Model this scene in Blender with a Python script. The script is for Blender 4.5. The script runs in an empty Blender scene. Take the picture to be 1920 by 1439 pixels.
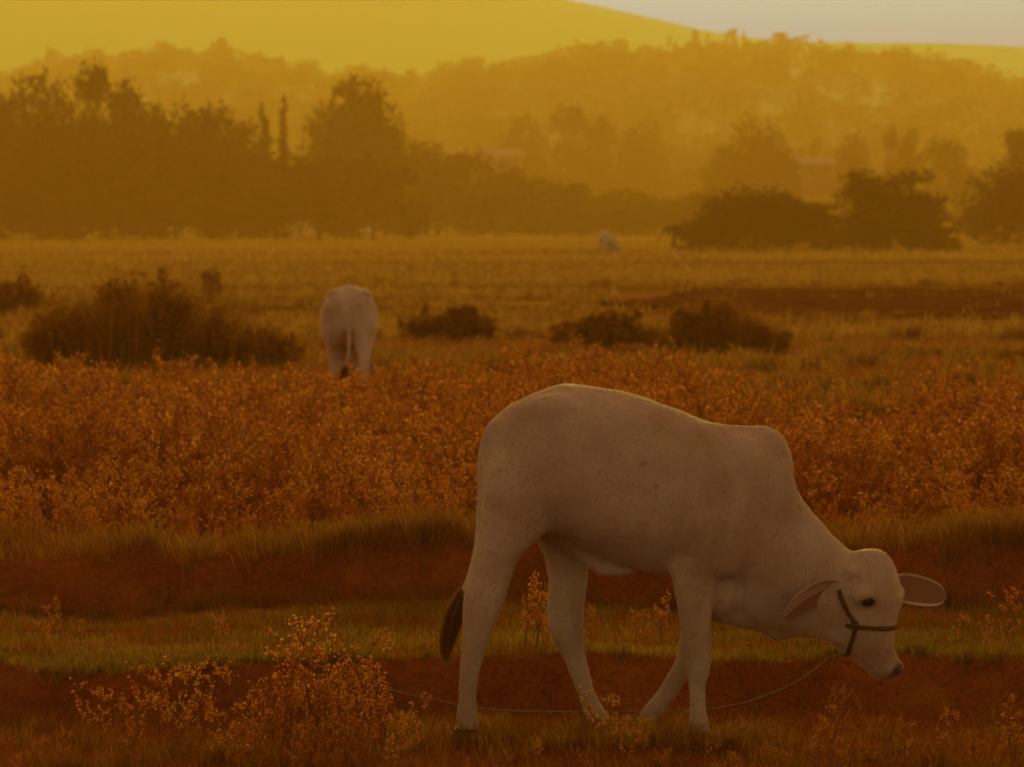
import bpy, bmesh, math, random
import numpy as np
from mathutils import Vector, Matrix
from mathutils.bvhtree import BVHTree

random.seed(7)
rng = np.random.default_rng(11)
S = bpy.context.scene
COL = S.collection

# ------------------------------------------------------------------ camera
FPX, YH, CX, CY = 7840.0, 415.0, 960.0, 719.5      # focal length and horizon in photo pixels
CAMZ = 1.74
PITCH = math.atan((CY - YH) / FPX)
cam_d = bpy.data.cameras.new('camera')
cam = bpy.data.objects.new('camera', cam_d); COL.objects.link(cam)
cam.location = (0, 0, CAMZ)
cam.rotation_euler = (math.pi / 2 - PITCH, 0, 0)
cam_d.sensor_width = 36.0
cam_d.lens = FPX * 36.0 / 1920.0
cam_d.clip_start = 0.1
cam_d.clip_end = 30000
cam_d.dof.use_dof = True
cam_d.dof.focus_distance = 13.95
cam_d.dof.aperture_fstop = 8.0
S.camera = cam

# ------------------------------------------------------------------ world, sun, exposure
SUN_EL, SUN_AZ = math.radians(12.0), math.radians(2.5)     # azimuth measured from +Y towards +X
W = bpy.data.worlds.new('World'); S.world = W; W.use_nodes = True
nt = W.node_tree
for n in list(nt.nodes): nt.nodes.remove(n)
sky = nt.nodes.new('ShaderNodeTexSky'); sky.sky_type = 'NISHITA'; sky.sun_disc = False
sky.sun_elevation = SUN_EL; sky.sun_rotation = SUN_AZ
sky.air_density = 1.0; sky.dust_density = 1.6; sky.ozone_density = 0.0
tint = nt.nodes.new('ShaderNodeMixRGB'); tint.blend_type = 'MULTIPLY'; tint.inputs[0].default_value = 1.0
tint.inputs[2].default_value = (1.0,0.42,0.14, 1)
bg = nt.nodes.new('ShaderNodeBackground'); bg.inputs[1].default_value = 0.15
wo = nt.nodes.new('ShaderNodeOutputWorld')
nt.links.new(sky.outputs[0], tint.inputs[1]); nt.links.new(tint.outputs[0], bg.inputs[0]); nt.links.new(bg.outputs[0], wo.inputs[0])
sun_d = bpy.data.lights.new('sun', 'SUN'); sun_d.energy = 4.5; sun_d.angle = math.radians(0.5)
sun_d.color = (1.0,0.325,0.015)
sun = bpy.data.objects.new('sun', sun_d); COL.objects.link(sun)
sdir = Vector((math.sin(SUN_AZ) * math.cos(SUN_EL), math.cos(SUN_AZ) * math.cos(SUN_EL), math.sin(SUN_EL)))
sun.rotation_euler = sdir.to_track_quat('Z', 'Y').to_euler()
sun.location = (0, 0, 30)
S.view_settings.view_transform = 'Standard'; S.view_settings.look = 'None'
S.view_settings.exposure = 0.2; S.view_settings.gamma = 1.0; S.view_settings.use_curve_mapping = False
HAZE_DENSITY, HAZE_G = 0.0015, 0.35
HAZE_COL = (1.0,0.48,0.09, 1)
cy = S.cycles
cy.max_bounces = 5; cy.volume_bounces = 1; cy.transmission_bounces = 4; cy.diffuse_bounces = 3
cy.sample_clamp_indirect = 4.0
cy.use_light_tree = False; cy.adaptive_threshold = .015
W.cycles.sampling_method = 'MANUAL'; W.cycles.sample_map_resolution = 512
cy.use_denoising = True
try: cy.denoiser = 'OPENIMAGEDENOISE'
except Exception: pass

# ------------------------------------------------------------------ pixel -> world
CP, SP = math.cos(PITCH), math.sin(PITCH)
def ray(px, py):
    a, b = (px - CX) / FPX, -(py - CY) / FPX
    return (a, CP + b * SP, -SP + b * CP)
def at_y(px, py, Y):
    d = ray(px, py); t = Y / d[1]
    return Vector((d[0] * t, Y, CAMZ + d[2] * t))
def x_at(px, Y): return (px - CX) / FPX * Y * 1.0007
def z_at(py, Y): return at_y(CX, py, Y).z

# ------------------------------------------------------------------ helpers
def mesh_np(name, V, F, smooth=False):
    V = np.asarray(V, np.float32).reshape(-1, 3); F = np.asarray(F, np.int32)
    k = F.shape[1]; n = len(F)
    me = bpy.data.meshes.new(name)
    me.vertices.add(len(V)); me.vertices.foreach_set('co', V.ravel())
    me.loops.add(n * k); me.loops.foreach_set('vertex_index', F.ravel())
    me.polygons.add(n)
    me.polygons.foreach_set('loop_start', np.arange(0, n * k, k, dtype=np.int32))
    if smooth: me.polygons.foreach_set('use_smooth', np.ones(n, bool))
    me.update(calc_edges=True)
    return me
def obj(name, me, mat=None, parent=None):
    o = bpy.data.objects.new(name, me); COL.objects.link(o)
    if mat is not None and me is not None and not me.materials: me.materials.append(mat)
    if parent is not None: o.parent = parent
    return o
def tag(o, label=None, cat=None, group=None, kind=None):
    if label: o['label'] = label
    if cat: o['category'] = cat
    if group: o['group'] = group
    if kind: o['kind'] = kind
    return o
def empty(name, loc=(0, 0, 0), rz=0.0, sc=1.0):
    o = bpy.data.objects.new(name, None); COL.objects.link(o)
    o.location = loc; o.rotation_euler = (0, 0, rz); o.scale = (sc,) * 3 if not hasattr(sc, '__len__') else sc
    o.empty_display_size = 0.1
    return o

class Geo:                                              # numpy collector of quads
    def __init__(s): s.V = []; s.F = []; s.n = 0
    def add(s, V, F):
        V = np.asarray(V, float).reshape(-1, 3); F = np.asarray(F, int)
        if F.shape[1] == 3: F = np.concatenate([F, F[:, 2:3]], 1)
        s.V.append(V); s.F.append(F + s.n); s.n += len(V)
    def arrays(s): return np.concatenate(s.V), np.concatenate(s.F)
    def mesh(s, name, smooth=False):
        V, F = s.arrays()
        return mesh_np(name, V, F, smooth)
def tube(geo, pts, radii, k=6):
    pts = [Vector(p) for p in pts]; V = []; F = []
    up = Vector((0.3, 0.2, 1)).normalized()
    for i, p in enumerate(pts):
        t = (pts[min(i + 1, len(pts) - 1)] - pts[max(i - 1, 0)]).normalized()
        a = t.cross(up)
        if a.length < 1e-3: a = t.cross(Vector((1, 0, 0)))
        a.normalize(); b = t.cross(a).normalized()
        for j in range(k):
            an = 2 * math.pi * j / k
            V.append(p + (a * math.cos(an) + b * math.sin(an)) * radii[i])
    for i in range(len(pts) - 1):
        for j in range(k):
            F.append((i * k + j, i * k + (j + 1) % k, (i + 1) * k + (j + 1) % k, (i + 1) * k + j))
    geo.add([tuple(v) for v in V], F)
def leaf_quads(C, size, aspect=0.6, flat=0.0, r=None):
    """random oriented leaf shapes (4 verts, diamond-like) at centres C"""
    r = r or rng
    n = len(C); size = np.broadcast_to(size, (n,))[:, None]
    a = r.normal(size=(n, 3)); a[:, 2] *= (1 - flat); a /= np.linalg.norm(a, axis=1, keepdims=True) + 1e-9
    b = r.normal(size=(n, 3)); b -= a * (a * b).sum(1, keepdims=True); b /= np.linalg.norm(b, axis=1, keepdims=True) + 1e-9
    V = np.stack([C - a * size * .5, C + b * size * aspect * .5 - a * size * .05, C + a * size * .5, C - b * size * aspect * .5 + a * size * .08], 1)
    F = np.arange(4 * n).reshape(n, 4)
    return V.reshape(-1, 3), F
def blades(P, H, Wd, lean=0.35, r=None, seg=2):
    """grass blades: bent strips from base points P; H heights, Wd widths"""
    r = r or rng
    n = len(P); H = np.broadcast_to(H, (n,)); Wd = np.broadcast_to(Wd, (n,))
    th = r.uniform(0, 2 * np.pi, n); l = np.abs(r.normal(0, lean, n)) * H
    d = np.stack([np.cos(th), np.sin(th), np.zeros(n)], 1)
    ph = r.uniform(0, 2 * np.pi, n)
    w = np.stack([np.cos(ph), np.sin(ph), np.zeros(n)], 1) * Wd[:, None] * .5
    m = P + d * (l * .3)[:, None] + np.array([0, 0, 1]) * (H * .6)[:, None]
    t = P + d * l[:, None] + np.array([0, 0, 1]) * H[:, None] * (1 - .15 * np.minimum(l / H, 1))[:, None]
    V = np.stack([P - w, P + w, m + w * .75, m - w * .75, t + w * .08, t - w * .08], 1).reshape(-1, 3)
    i = np.arange(n)[:, None] * 6
    F = np.concatenate([i + np.array([[0, 1, 2, 3]]), i + np.array([[3, 2, 4, 5]])], 0)
    return V, F
def sn(x, y, s, seed=0):                                  # smooth pseudo noise in -1..1 (sum of sines), numpy
    r = np.random.default_rng(seed); o = 0; A = 0
    for k in range(5):
        a = r.uniform(0, 2 * np.pi); f = s * (1.0 + .75 * k); am = 1 / (1 + .7 * k)
        o = o + am * np.sin((x * np.cos(a) + y * np.sin(a)) * f + r.uniform(0, 6.28) + 1.3 * np.sin((y * np.cos(a) - x * np.sin(a)) * f * .6 + r.uniform(0, 6.28)))
        A += am
    return o / A
def ss(a, b, x):
    t = np.clip((x - a) / (b - a), 0, 1); return t * t * (3 - 2 * t)

# ------------------------------------------------------------------ materials
def new_mat(name):
    m = bpy.data.materials.new(name); m.use_nodes = True
    nt = m.node_tree
    for n in list(nt.nodes): nt.nodes.remove(n)
    return m, nt, nt.nodes.new('ShaderNodeOutputMaterial')
def ramp(nt, stops):
    r = nt.nodes.new('ShaderNodeValToRGB'); e = r.color_ramp.elements
    e[0].position, e[0].color = stops[0][0], (*stops[0][1], 1)
    e[1].position, e[1].color = stops[-1][0], (*stops[-1][1], 1)
    for p, c in stops[1:-1]:
        k = e.new(p); k.color = (*c, 1)
    return r
def leaf_mat(name, stops, trans=0.45, gloss=0.0, patch=0.0, pscale=1.5):
    m, nt, out = new_mat(name)
    g = nt.nodes.new('ShaderNodeNewGeometry'); oi = nt.nodes.new('ShaderNodeObjectInfo')
    ad = nt.nodes.new('ShaderNodeMath'); ad.operation = 'MULTIPLY_ADD'
    nt.links.new(oi.outputs['Random'], ad.inputs[0]); ad.inputs[1].default_value = .35
    m2 = nt.nodes.new('ShaderNodeMath'); m2.operation = 'MULTIPLY'; nt.links.new(g.outputs['Random Per Island'], m2.inputs[0]); m2.inputs[1].default_value = .65
    nt.links.new(m2.outputs[0], ad.inputs[2])
    r = ramp(nt, stops); nt.links.new(ad.outputs[0], r.inputs[0])
    if patch:
        tc = nt.nodes.new('ShaderNodeTexCoord'); nz = nt.nodes.new('ShaderNodeTexNoise'); nz.inputs['Scale'].default_value = pscale; nz.inputs['Detail'].default_value = 4
        nt.links.new(tc.outputs['Object'], nz.inputs[0])
        a2 = nt.nodes.new('ShaderNodeMath'); a2.operation = 'MULTIPLY_ADD'; nt.links.new(nz.outputs[0], a2.inputs[0]); a2.inputs[1].default_value = patch; nt.links.new(ad.outputs[0], a2.inputs[2])
        a3 = nt.nodes.new('ShaderNodeMath'); a3.operation = 'SUBTRACT'; nt.links.new(a2.outputs[0], a3.inputs[0]); a3.inputs[1].default_value = patch * .5
        nt.links.new(a3.outputs[0], r.inputs[0])
    d = nt.nodes.new('ShaderNodeBsdfDiffuse'); t = nt.nodes.new('ShaderNodeBsdfTranslucent')
    mx = nt.nodes.new('ShaderNodeMixShader'); mx.inputs[0].default_value = trans
    nt.links.new(r.outputs[0], d.inputs[0]); nt.links.new(r.outputs[0], t.inputs[0])
    nt.links.new(d.outputs[0], mx.inputs[1]); nt.links.new(t.outputs[0], mx.inputs[2])
    last = mx
    if gloss > 0:
        gl = nt.nodes.new('ShaderNodeBsdfGlossy'); gl.inputs['Roughness'].default_value = .45
        m3 = nt.nodes.new('ShaderNodeMixShader'); m3.inputs[0].default_value = gloss
        nt.links.new(mx.outputs[0], m3.inputs[1]); nt.links.new(gl.outputs[0], m3.inputs[2]); last = m3
    nt.links.new(last.outputs[0], out.inputs[0])
    return m
def noise_mat(name, stops, scale=8.0, rough=.9, bump=.0, bscale=None, stretch=(1, 1, 1), detail=6, coord='Object', sheen=0.0, spec=.2):
    m, nt, out = new_mat(name)
    tc = nt.nodes.new('ShaderNodeTexCoord'); mp = nt.nodes.new('ShaderNodeMapping'); mp.inputs['Scale'].default_value = stretch
    nt.links.new(tc.outputs[coord], mp.inputs[0])
    n = nt.nodes.new('ShaderNodeTexNoise'); n.inputs['Scale'].default_value = scale; n.inputs['Detail'].default_value = detail
    nt.links.new(mp.outputs[0], n.inputs[0])
    r = ramp(nt, stops); nt.links.new(n.outputs[0], r.inputs[0])
    p = nt.nodes.new('ShaderNodeBsdfPrincipled'); p.inputs['Roughness'].default_value = rough
    p.inputs['Specular IOR Level'].default_value = spec
    if sheen: p.inputs['Sheen Weight'].default_value = sheen
    nt.links.new(r.outputs[0], p.inputs['Base Color'])
    if bump:
        n2 = nt.nodes.new('ShaderNodeTexNoise'); n2.inputs['Scale'].default_value = bscale or scale * 6; n2.inputs['Detail'].default_value = 5
        nt.links.new(mp.outputs[0], n2.inputs[0])
        b = nt.nodes.new('ShaderNodeBump'); b.inputs['Strength'].default_value = bump; b.inputs['Distance'].default_value = .02
        nt.links.new(n2.outputs[0], b.inputs['Height']); nt.links.new(b.outputs[0], p.inputs['Normal'])
    nt.links.new(p.outputs[0], out.inputs[0])
    return m
M = {}
M['hide'] = noise_mat('white_hide', [(.28, (.44, .34, .27)), (.5, (.61, .54, .49)), (.7, (.71, .67, .64))], scale=4.2, rough=.75, bump=.12, bscale=55, detail=7, sheen=.15)
def add_pigment(m):
    nt = m.node_tree; p = next(n for n in nt.nodes if n.type == 'BSDF_PRINCIPLED'); src = p.inputs['Base Color'].links[0].from_socket
    def mixin(attr, col):
        nonlocal src
        a = nt.nodes.new('ShaderNodeAttribute'); a.attribute_name = attr
        mx = nt.nodes.new('ShaderNodeMixRGB'); mx.inputs[2].default_value = (*col, 1)
        nt.links.new(a.outputs['Fac'], mx.inputs[0]); nt.links.new(src, mx.inputs[1]); src = mx.outputs[0]
    mixin('soil_and_shade', (.26, .15, .09)); mixin('dark_skin', (.06, .038, .03))
    nt.links.new(src, p.inputs['Base Color'])
add_pigment(M['hide'])
M['fuzz'] = leaf_mat('short_coat', [(0, (.55, .48, .42)), (1, (.78, .74, .70))], trans=.5)
M['ear'] = leaf_mat('ear_skin', [(0, (.46, .27, .19)), (1, (.50, .31, .22))], trans=.35)
M['hoof'] = noise_mat('hoof_horn', [(.3, (.26, .17, .12)), (.7, (.42, .30, .23))], scale=25, rough=.6)
M['darkskin'] = noise_mat('dark_skin', [(.3, (.022, .016, .014)), (.7, (.06, .045, .04))], scale=40, rough=.5)
M['eye'] = noise_mat('eye_surface', [(.3, (.01, .007, .006)), (.7, (.025, .016, .01))], scale=20, rough=.12)
M['brush'] = leaf_mat('tail_hair', [(0, (.14, .062, .026)), (1, (.40, .20, .08))], trans=.55)
M['halter'] = noise_mat('halter_rope', [(.3, (.11, .06, .045)), (.7, (.18, .11, .08))], scale=60, rough=.9, bump=.6, bscale=160)
M['rope'] = noise_mat('rope_fibre', [(.3, (.24, .16, .10)), (.7, (.42, .31, .22))], scale=50, rough=.9, bump=.6, bscale=200)
M['weed'] = leaf_mat('dry_weed', [(0, (.40, .13, .030)), (.45, (.58, .235, .056)), (.8, (.78, .40, .10)), (.95, (.64, .44, .09)), (1, (.86, .56, .16))], trans=.62, patch=1.1, pscale=.9)
M['weedstem'] = noise_mat('dry_stem', [(.3, (.20, .075, .028)), (.7, (.34, .15, .06))], scale=30)
M['grass'] = leaf_mat('short_grass', [(0, (.24, .10, .022)), (.3, (.24, .15, .026)), (.55, (.25, .21, .028)), (.8, (.36, .27, .045)), (1, (.50, .28, .08))], trans=.5, patch=1.3, pscale=1.6)
M['bundgrass'] = leaf_mat('bund_grass', [(0, (.30, .115, .026)), (.5, (.34, .19, .036)), (1, (.50, .27, .07))], trans=.45, patch=.8, pscale=1.1)
M['litter'] = leaf_mat('dead_litter', [(0, (.22, .07, .018)), (.6, (.38, .14, .036)), (1, (.55, .27, .08))], trans=.35)
M['straw'] = leaf_mat('dry_straw', [(0, (.32, .17, .04)), (.5, (.50, .30, .07)), (1, (.62, .42, .11))], trans=.5)
M['scrub'] = leaf_mat('scrub_leaf', [(0, (.32, .14, .020)), (.6, (.42, .22, .030)), (1, (.50, .30, .045))], trans=.55)
M['bark'] = noise_mat('bark', [(.3, (.06, .04, .028)), (.7, (.14, .10, .07))], scale=3, rough=.95)
M['tree'] = leaf_mat('tree_leaf', [(0, (.030, .032, .012)), (.6, (.060, .062, .020)), (1, (.095, .085, .028))], trans=.3)
M['hilltree'] = leaf_mat('hill_leaf', [(0, (.035, .034, .014)), (.6, (.065, .06, .022)), (1, (.10, .085, .03))], trans=.3)
M['wall'] = noise_mat('house_plaster', [(.3, (.16, .10, .07)), (.7, (.24, .16, .11))], scale=.6)
M['roof'] = noise_mat('tin_roof', [(.3, (.34, .27, .25)), (.7, (.46, .38, .36))], scale=.8, rough=.9, spec=.1)
M['doorwood'] = noise_mat('door_wood', [(.3, (.08, .05, .03)), (.7, (.13, .08, .05))], scale=4)
M['mountain'] = noise_mat('mountain_forest', [(.35, (.045, .045, .022)), (.65, (.09, .08, .04))], scale=.012, detail=8)
M['hill'] = noise_mat('hill_soil', [(.35, (.06, .05, .022)), (.65, (.13, .10, .045))], scale=.03, detail=8)

def ground_mat():
    m, nt, out = new_mat('field_soil')
    L = nt.links.new
    tc = nt.nodes.new('ShaderNodeTexCoord')
    sep = nt.nodes.new('ShaderNodeSeparateXYZ'); L(tc.outputs['Object'], sep.inputs[0])
    n1 = nt.nodes.new('ShaderNodeTexNoise'); n1.inputs['Scale'].default_value = 2.2; n1.inputs['Detail'].default_value = 9; n1.inputs['Roughness'].default_value = .65
    L(tc.outputs['Object'], n1.inputs[0])
    soil = ramp(nt, [(.3, (.20, .060, .016)), (.5, (.34, .105, .028)), (.7, (.46, .17, .048))]); L(n1.outputs[0], soil.inputs[0])
    # strips of stubble and bare soil in the far field, running across
    mp = nt.nodes.new('ShaderNodeMapping'); mp.inputs['Scale'].default_value = (.012, .11, 1); L(tc.outputs['Object'], mp.inputs[0])
    n2 = nt.nodes.new('ShaderNodeTexNoise'); n2.inputs['Scale'].default_value = 1.0; n2.inputs['Detail'].default_value = 5; L(mp.outputs[0], n2.inputs[0])
    strip = ramp(nt, [(.36, (.16, .06, .018)), (.5, (.30, .15, .035)), (.64, (.48, .28, .07))]); L(n2.outputs[0], strip.inputs[0])
    mr = nt.nodes.new('ShaderNodeMapRange'); mr.inputs[1].default_value = 45; mr.inputs[2].default_value = 85; L(sep.outputs['Y'], mr.inputs[0])
    mx = nt.nodes.new('ShaderNodeMixRGB'); L(mr.outputs[0], mx.inputs[0]); L(soil.outputs[0], mx.inputs[1]); L(strip.outputs[0], mx.inputs[2])
    p = nt.nodes.new('ShaderNodeBsdfPrincipled'); p.inputs['Roughness'].default_value = 1.0; p.inputs['Specular IOR Level'].default_value = 0
    L(mx.outputs[0], p.inputs['Base Color'])
    n3 = nt.nodes.new('ShaderNodeTexNoise'); n3.inputs['Scale'].default_value = 22; n3.inputs['Detail'].default_value = 8; L(tc.outputs['Object'], n3.inputs[0])
    b = nt.nodes.new('ShaderNodeBump'); b.inputs['Strength'].default_value = 1.0; b.inputs['Distance'].default_value = .07
    L(n3.outputs[0], b.inputs['Height']); L(b.outputs[0], p.inputs['Normal'])
    L(p.outputs[0], out.inputs[0])
    return m
M['ground'] = ground_mat()

# ------------------------------------------------------------------ ground: low foreground, grass step, bund, field
def e1(x): return 14.84 + .22 * sn(x, 0 * x, 1.6, 3) + .09 * sn(x, 0 * x, 6, 4)           # edge of the first step
def e2(x): return 17.42 + .26 * sn(x, 0 * x, 1.1, 5) + .10 * sn(x, 0 * x, 5, 6)           # foot of the bund
def gz(x, y):
    x = np.asarray(x, float); y = np.asarray(y, float)
    a1, a2 = e1(x), e2(x)
    step = (.165 + .045 * sn(x, y, 2.0, 7)) * ss(-.16, 0, y - a1)
    bund = (.20 + .12 * sn(x, y * .3, 1.9, 8)) * ss(-.22, .05, y - a2) * (1 - ss(.5, 2.6, y - a2))
    drop = -.10 * ss(1.0, 4.0, y - a2)
    rough = .012 * sn(x, y, 9, 9) + .006 * sn(x, y, 23, 10) + (.022 * sn(x, y, 13, 13) + .012 * sn(x, y, 31, 14)) * (np.exp(-((y - a1 + .12) / .16) ** 2) + np.exp(-((y - a2 + .12) / .2) ** 2))
    far = .05 * sn(x * .2, y, .55, 12) * ss(36, 50, y)
    return step + bund + drop + rough * (1 - ss(30, 60, y)) + far
def axis_pts(a, b, step, far, ratio):
    c = list(np.arange(a, b, step)); v, s = b, step
    while v < far: c.append(v); s *= ratio; v += s
    c.append(far); return c
ys = list(np.arange(-1400, 0, 100)) + list(np.arange(0, 11, .5)) + axis_pts(11, 20, .035, 9000, 1.028)
xp = axis_pts(0, 4.6, .055, 5200, 1.16)
xs = np.array([-v for v in xp[:0:-1]] + xp); ys = np.array(ys)
XX, YY = np.meshgrid(xs, ys); ZZ = gz(XX, YY)
nx, ny = len(xs), len(ys)
ii = (np.arange(ny - 1)[:, None] * nx + np.arange(nx - 1)[None, :]).ravel()
F = np.stack([ii, ii + 1, ii + nx + 1, ii + nx], 1)
gme = mesh_np('ground', np.stack([XX, YY, ZZ], 2).reshape(-1, 3), F, True)
ground = obj('ground', gme, M['ground']); tag(ground, 'brown field soil with a low step and bund', None, kind='structure')

# ------------------------------------------------------------------ hills and mountain
RID = [(-900, 230), (-300, 170), (0, 160), (60, 132), (100, 132), (150, 120), (200, 128), (260, 118), (300, 107), (340, 115), (430, 106), (480, 130), (540, 140), (580, 131),
       (620, 150), (680, 135), (720, 150), (750, 166), (800, 148), (870, 130), (960, 131), (1030, 116), (1120, 104), (1220, 112), (1300, 98), (1380, 99), (1480, 99), (1540, 108), (1590, 102),
       (1630, 122), (1690, 113), (1750, 126), (1800, 132), (1830, 146), (1880, 160), (1920, 165), (2300, 215), (2900, 260)]
RY = 1500.0
rx_ = np.array([r[0] for r in RID], float); ry_ = np.array([r[1] for r in RID], float)
def ridge_px(px): return np.interp(px, rx_, ry_)
def hill_z(x, y):
    px = CX + x / y * FPX
    top = CAMZ + (YH - (ridge_px(px) + 34)) * RY / FPX
    s = ss(620, 1480, y) * (1 - .75 * ss(1540, 2100, y))
    return top * s + 1.2 * sn(x, y, .02, 21) * s - 1.0
hy = np.concatenate([np.arange(600, 1400, 40), np.arange(1400, 1600, 20), np.arange(1600, 2200, 60)])
ht = np.linspace(-.26, .26, 150)
HT, HY = np.meshgrid(ht, hy); HX = HT * HY
HZ = hill_z(HX, HY)
nx, ny = len(ht), len(hy)
ii = (np.arange(ny - 1)[:, None] * nx + np.arange(nx - 1)[None, :]).ravel()
hill = obj('hill', mesh_np('hill', np.stack([HX, HY, HZ], 2).reshape(-1, 3), np.stack([ii, ii + 1, ii + nx + 1, ii + nx], 1), True), M['hill'])
tag(hill, 'low wooded hill beyond the field', None, kind='structure')

MNT = [(-2400, 150), (-1200, 90), (-500, -40), (200, -75), (700, -66), (900, -40), (1060, 0), (1200, 30), (1320, 58), (1440, 76), (1600, 82), (1760, 84), (1920, 92), (2400, 120), (3600, 240), (5200, 330)]
MY = 4000.0
mx_ = np.array([r[0] for r in MNT], float); my_ = np.array([r[1] for r in MNT], float)
mt = np.linspace(-.5, .56, 200); mv = np.linspace(2500, 5600, 50)
MT, MV = np.meshgrid(mt, mv)
ptop = CAMZ + (YH - np.interp(CX + MT * FPX, mx_, my_)) * MY / FPX
MZ = ptop * ss(2500, 4000, MV) * (1 - .8 * ss(4000, 5600, MV)) + 5 * sn(MT * 4000, MV, .006, 31) * ss(2500, 3000, MV) * (1 - ss(3700, 4000, MV)) - 2
nx, ny = len(mt), len(mv)
ii = (np.arange(ny - 1)[:, None] * nx + np.arange(nx - 1)[None, :]).ravel()
mountain = obj('mountain', mesh_np('mountain', np.stack([MT * MV, MV, MZ], 2).reshape(-1, 3), np.stack([ii, ii + 1, ii + nx + 1, ii + nx], 1), True), M['mountain'])
tag(mountain, 'pale mountain slope fading into the haze', None, kind='structure')

# ------------------------------------------------------------------ cattle
PXM, OX, OY = 560.0, 1130.0, 1388.0
def P(px, py, y=0.0): return Vector(((px - OX) / PXM, y, (OY - py) / PXM))
def loft(bm, secs, k=24, pw=1.0):
    """closed tube; section = (edge point a px, edge point b px, half depth m, depth centre m)"""
    rings = []
    for (a, b, hw, yc) in secs:
        A, B = P(*a), P(*b); c = (A + B) / 2; u = (A - B) / 2
        ring = []
        for j in range(k):
            t = 2 * math.pi * j / k; ct, st = math.cos(t), math.sin(t)
            q = c + u * (math.copysign(abs(ct) ** pw, ct)); q = q + Vector((0, yc + hw * math.copysign(abs(st) ** pw, st), 0))
            ring.append(bm.verts.new(q))
        rings.append(ring)
    skin(bm, rings)
def skin(bm, rings):
    k = len(rings[0])
    for r0, r1 in zip(rings, rings[1:]):
        for j in range(k): bm.faces.new((r0[j], r0[(j + 1) % k], r1[(j + 1) % k], r1[j]))
    for r in (rings[0], rings[-1]):
        c = bm.verts.new(sum((v.co for v in r), Vector()) / k)
        for j in range(k): bm.faces.new((r[j], r[(j + 1) % k], c))
def ellipsoid(bm, c, rx, ry, rz, rot=None):
    m = Matrix.Translation(c) @ (rot or Matrix()) @ Matrix.Diagonal((rx, ry, rz, 1))
    bmesh.ops.create_uvsphere(bm, u_segments=20, v_segments=12, radius=1, matrix=m)
HPHI = math.radians(38)
HF = Vector((math.cos(HPHI), -math.sin(HPHI), 0)); HL = Vector((-math.sin(HPHI), -math.cos(HPHI), 0))   # face front, near side
HEADY = -.045
LEGS = {
 'hind_near': (-.125, [((903, 880), (1060, 850), .105, .02), ((902, 930), (1052, 930), .10, .01), ((899, 965), (1032, 985), .09, 0), ((892, 1014), (992, 1022), .075, 0), ((884, 1050), (966, 1052), .060, 0), ((877, 1083), (957, 1085), .049, 0),
     ((868, 1118), (946, 1122), .043, 0), ((866, 1145), (936, 1150), .042, 0), ((866, 1183), (921, 1186), .034, 0), ((863, 1230), (906, 1232), .029, 0), ((861, 1262), (898, 1265), .027, 0),
     ((860, 1300), (895, 1302), .027, 0), ((857, 1328), (896, 1330), .034, 0), ((854, 1346), (898, 1350), .035, 0), ((858, 1366), (902, 1368), .037, 0)], ((852, 1358), (900, 1360), (857, 1391), (910, 1391), .043)),
 'hind_far': (.125, [((985, 940), (1115, 940), .09, -.01), ((1000, 1010), (1110, 1010), .08, 0), ((1024, 1055), (1106, 1055), .062, 0), ((1030, 1105), (1103, 1105), .05, 0), ((1024, 1150), (1098, 1146), .044, 0), ((1026, 1180), (1096, 1190), .040, 0),
     ((1043, 1218), (1099, 1228), .033, 0), ((1060, 1252), (1106, 1262), .029, 0), ((1074, 1283), (1113, 1290), .027, 0), ((1086, 1315), (1122, 1315), .028, 0), ((1095, 1338), (1133, 1336), .034, 0), ((1101, 1356), (1143, 1354), .034, 0), ((1112, 1372), (1150, 1372), .036, 0)],
     ((1100, 1364), (1146, 1358), (1112, 1396), (1166, 1396), .042)),
 'fore_near': (-.115, [((1262, 960), (1400, 950), .085, .02), ((1248, 1010), (1385, 1020), .08, .01), ((1243, 1045), (1364, 1060), .07, 0), ((1257, 1080), (1345, 1088), .058, 0), ((1266, 1130), (1335, 1130), .045, 0), ((1274, 1180), (1332, 1180), .038, 0),
     ((1278, 1222), (1333, 1222), .037, 0), ((1284, 1252), (1330, 1252), .034, 0), ((1290, 1282), (1321, 1282), .027, 0), ((1291, 1312), (1321, 1312), .026, 0), ((1290, 1338), (1325, 1338), .033, 0), ((1289, 1358), (1329, 1358), .034, 0), ((1291, 1372), (1330, 1372), .036, 0)],
     ((1287, 1366), (1332, 1366), (1286, 1393), (1341, 1393), .043)),
 'fore_far': (.115, [((1270, 1020), (1375, 1020), .075, 0), ((1275, 1090), (1350, 1090), .055, 0), ((1280, 1150), (1340, 1150), .042, 0), ((1278, 1205), (1330, 1212), .037, 0), ((1270, 1240), (1316, 1252), .035, 0), ((1256, 1270), (1292, 1284), .029, 0),
     ((1238, 1300), (1272, 1316), .026, 0), ((1218, 1325), (1254, 1338), .031, 0), ((1204, 1345), (1244, 1354), .034, 0), ((1199, 1362), (1240, 1366), .036, 0)], ((1196, 1356), (1240, 1360), (1188, 1394), (1238, 1396), .043)),
}
HEAD = [(1028, 1628, .030, .035), (1036, 1628, .058, .055), (1056, 1625, .085, .082), (1090, 1622, .114, .100), (1120, 1623, .127, .106), (1150, 1615, .122, .092), (1180, 1611, .126, .078),
        (1208, 1615, .118, .066), (1232, 1636, .088, .060), (1252, 1655, .063, .060), (1266, 1659, .047, .050), (1272, 1660, .026, .030)]
def head_c(py):
    hp = sorted(HEAD); px = np.interp(py, [h[0] for h in hp], [h[1] for h in hp]); a = np.interp(py, [h[0] for h in hp], [h[2] for h in hp]); b = np.interp(py, [h[0] for h in hp], [h[3] for h in hp])
    return P(px, py, HEADY), a, b

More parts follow.
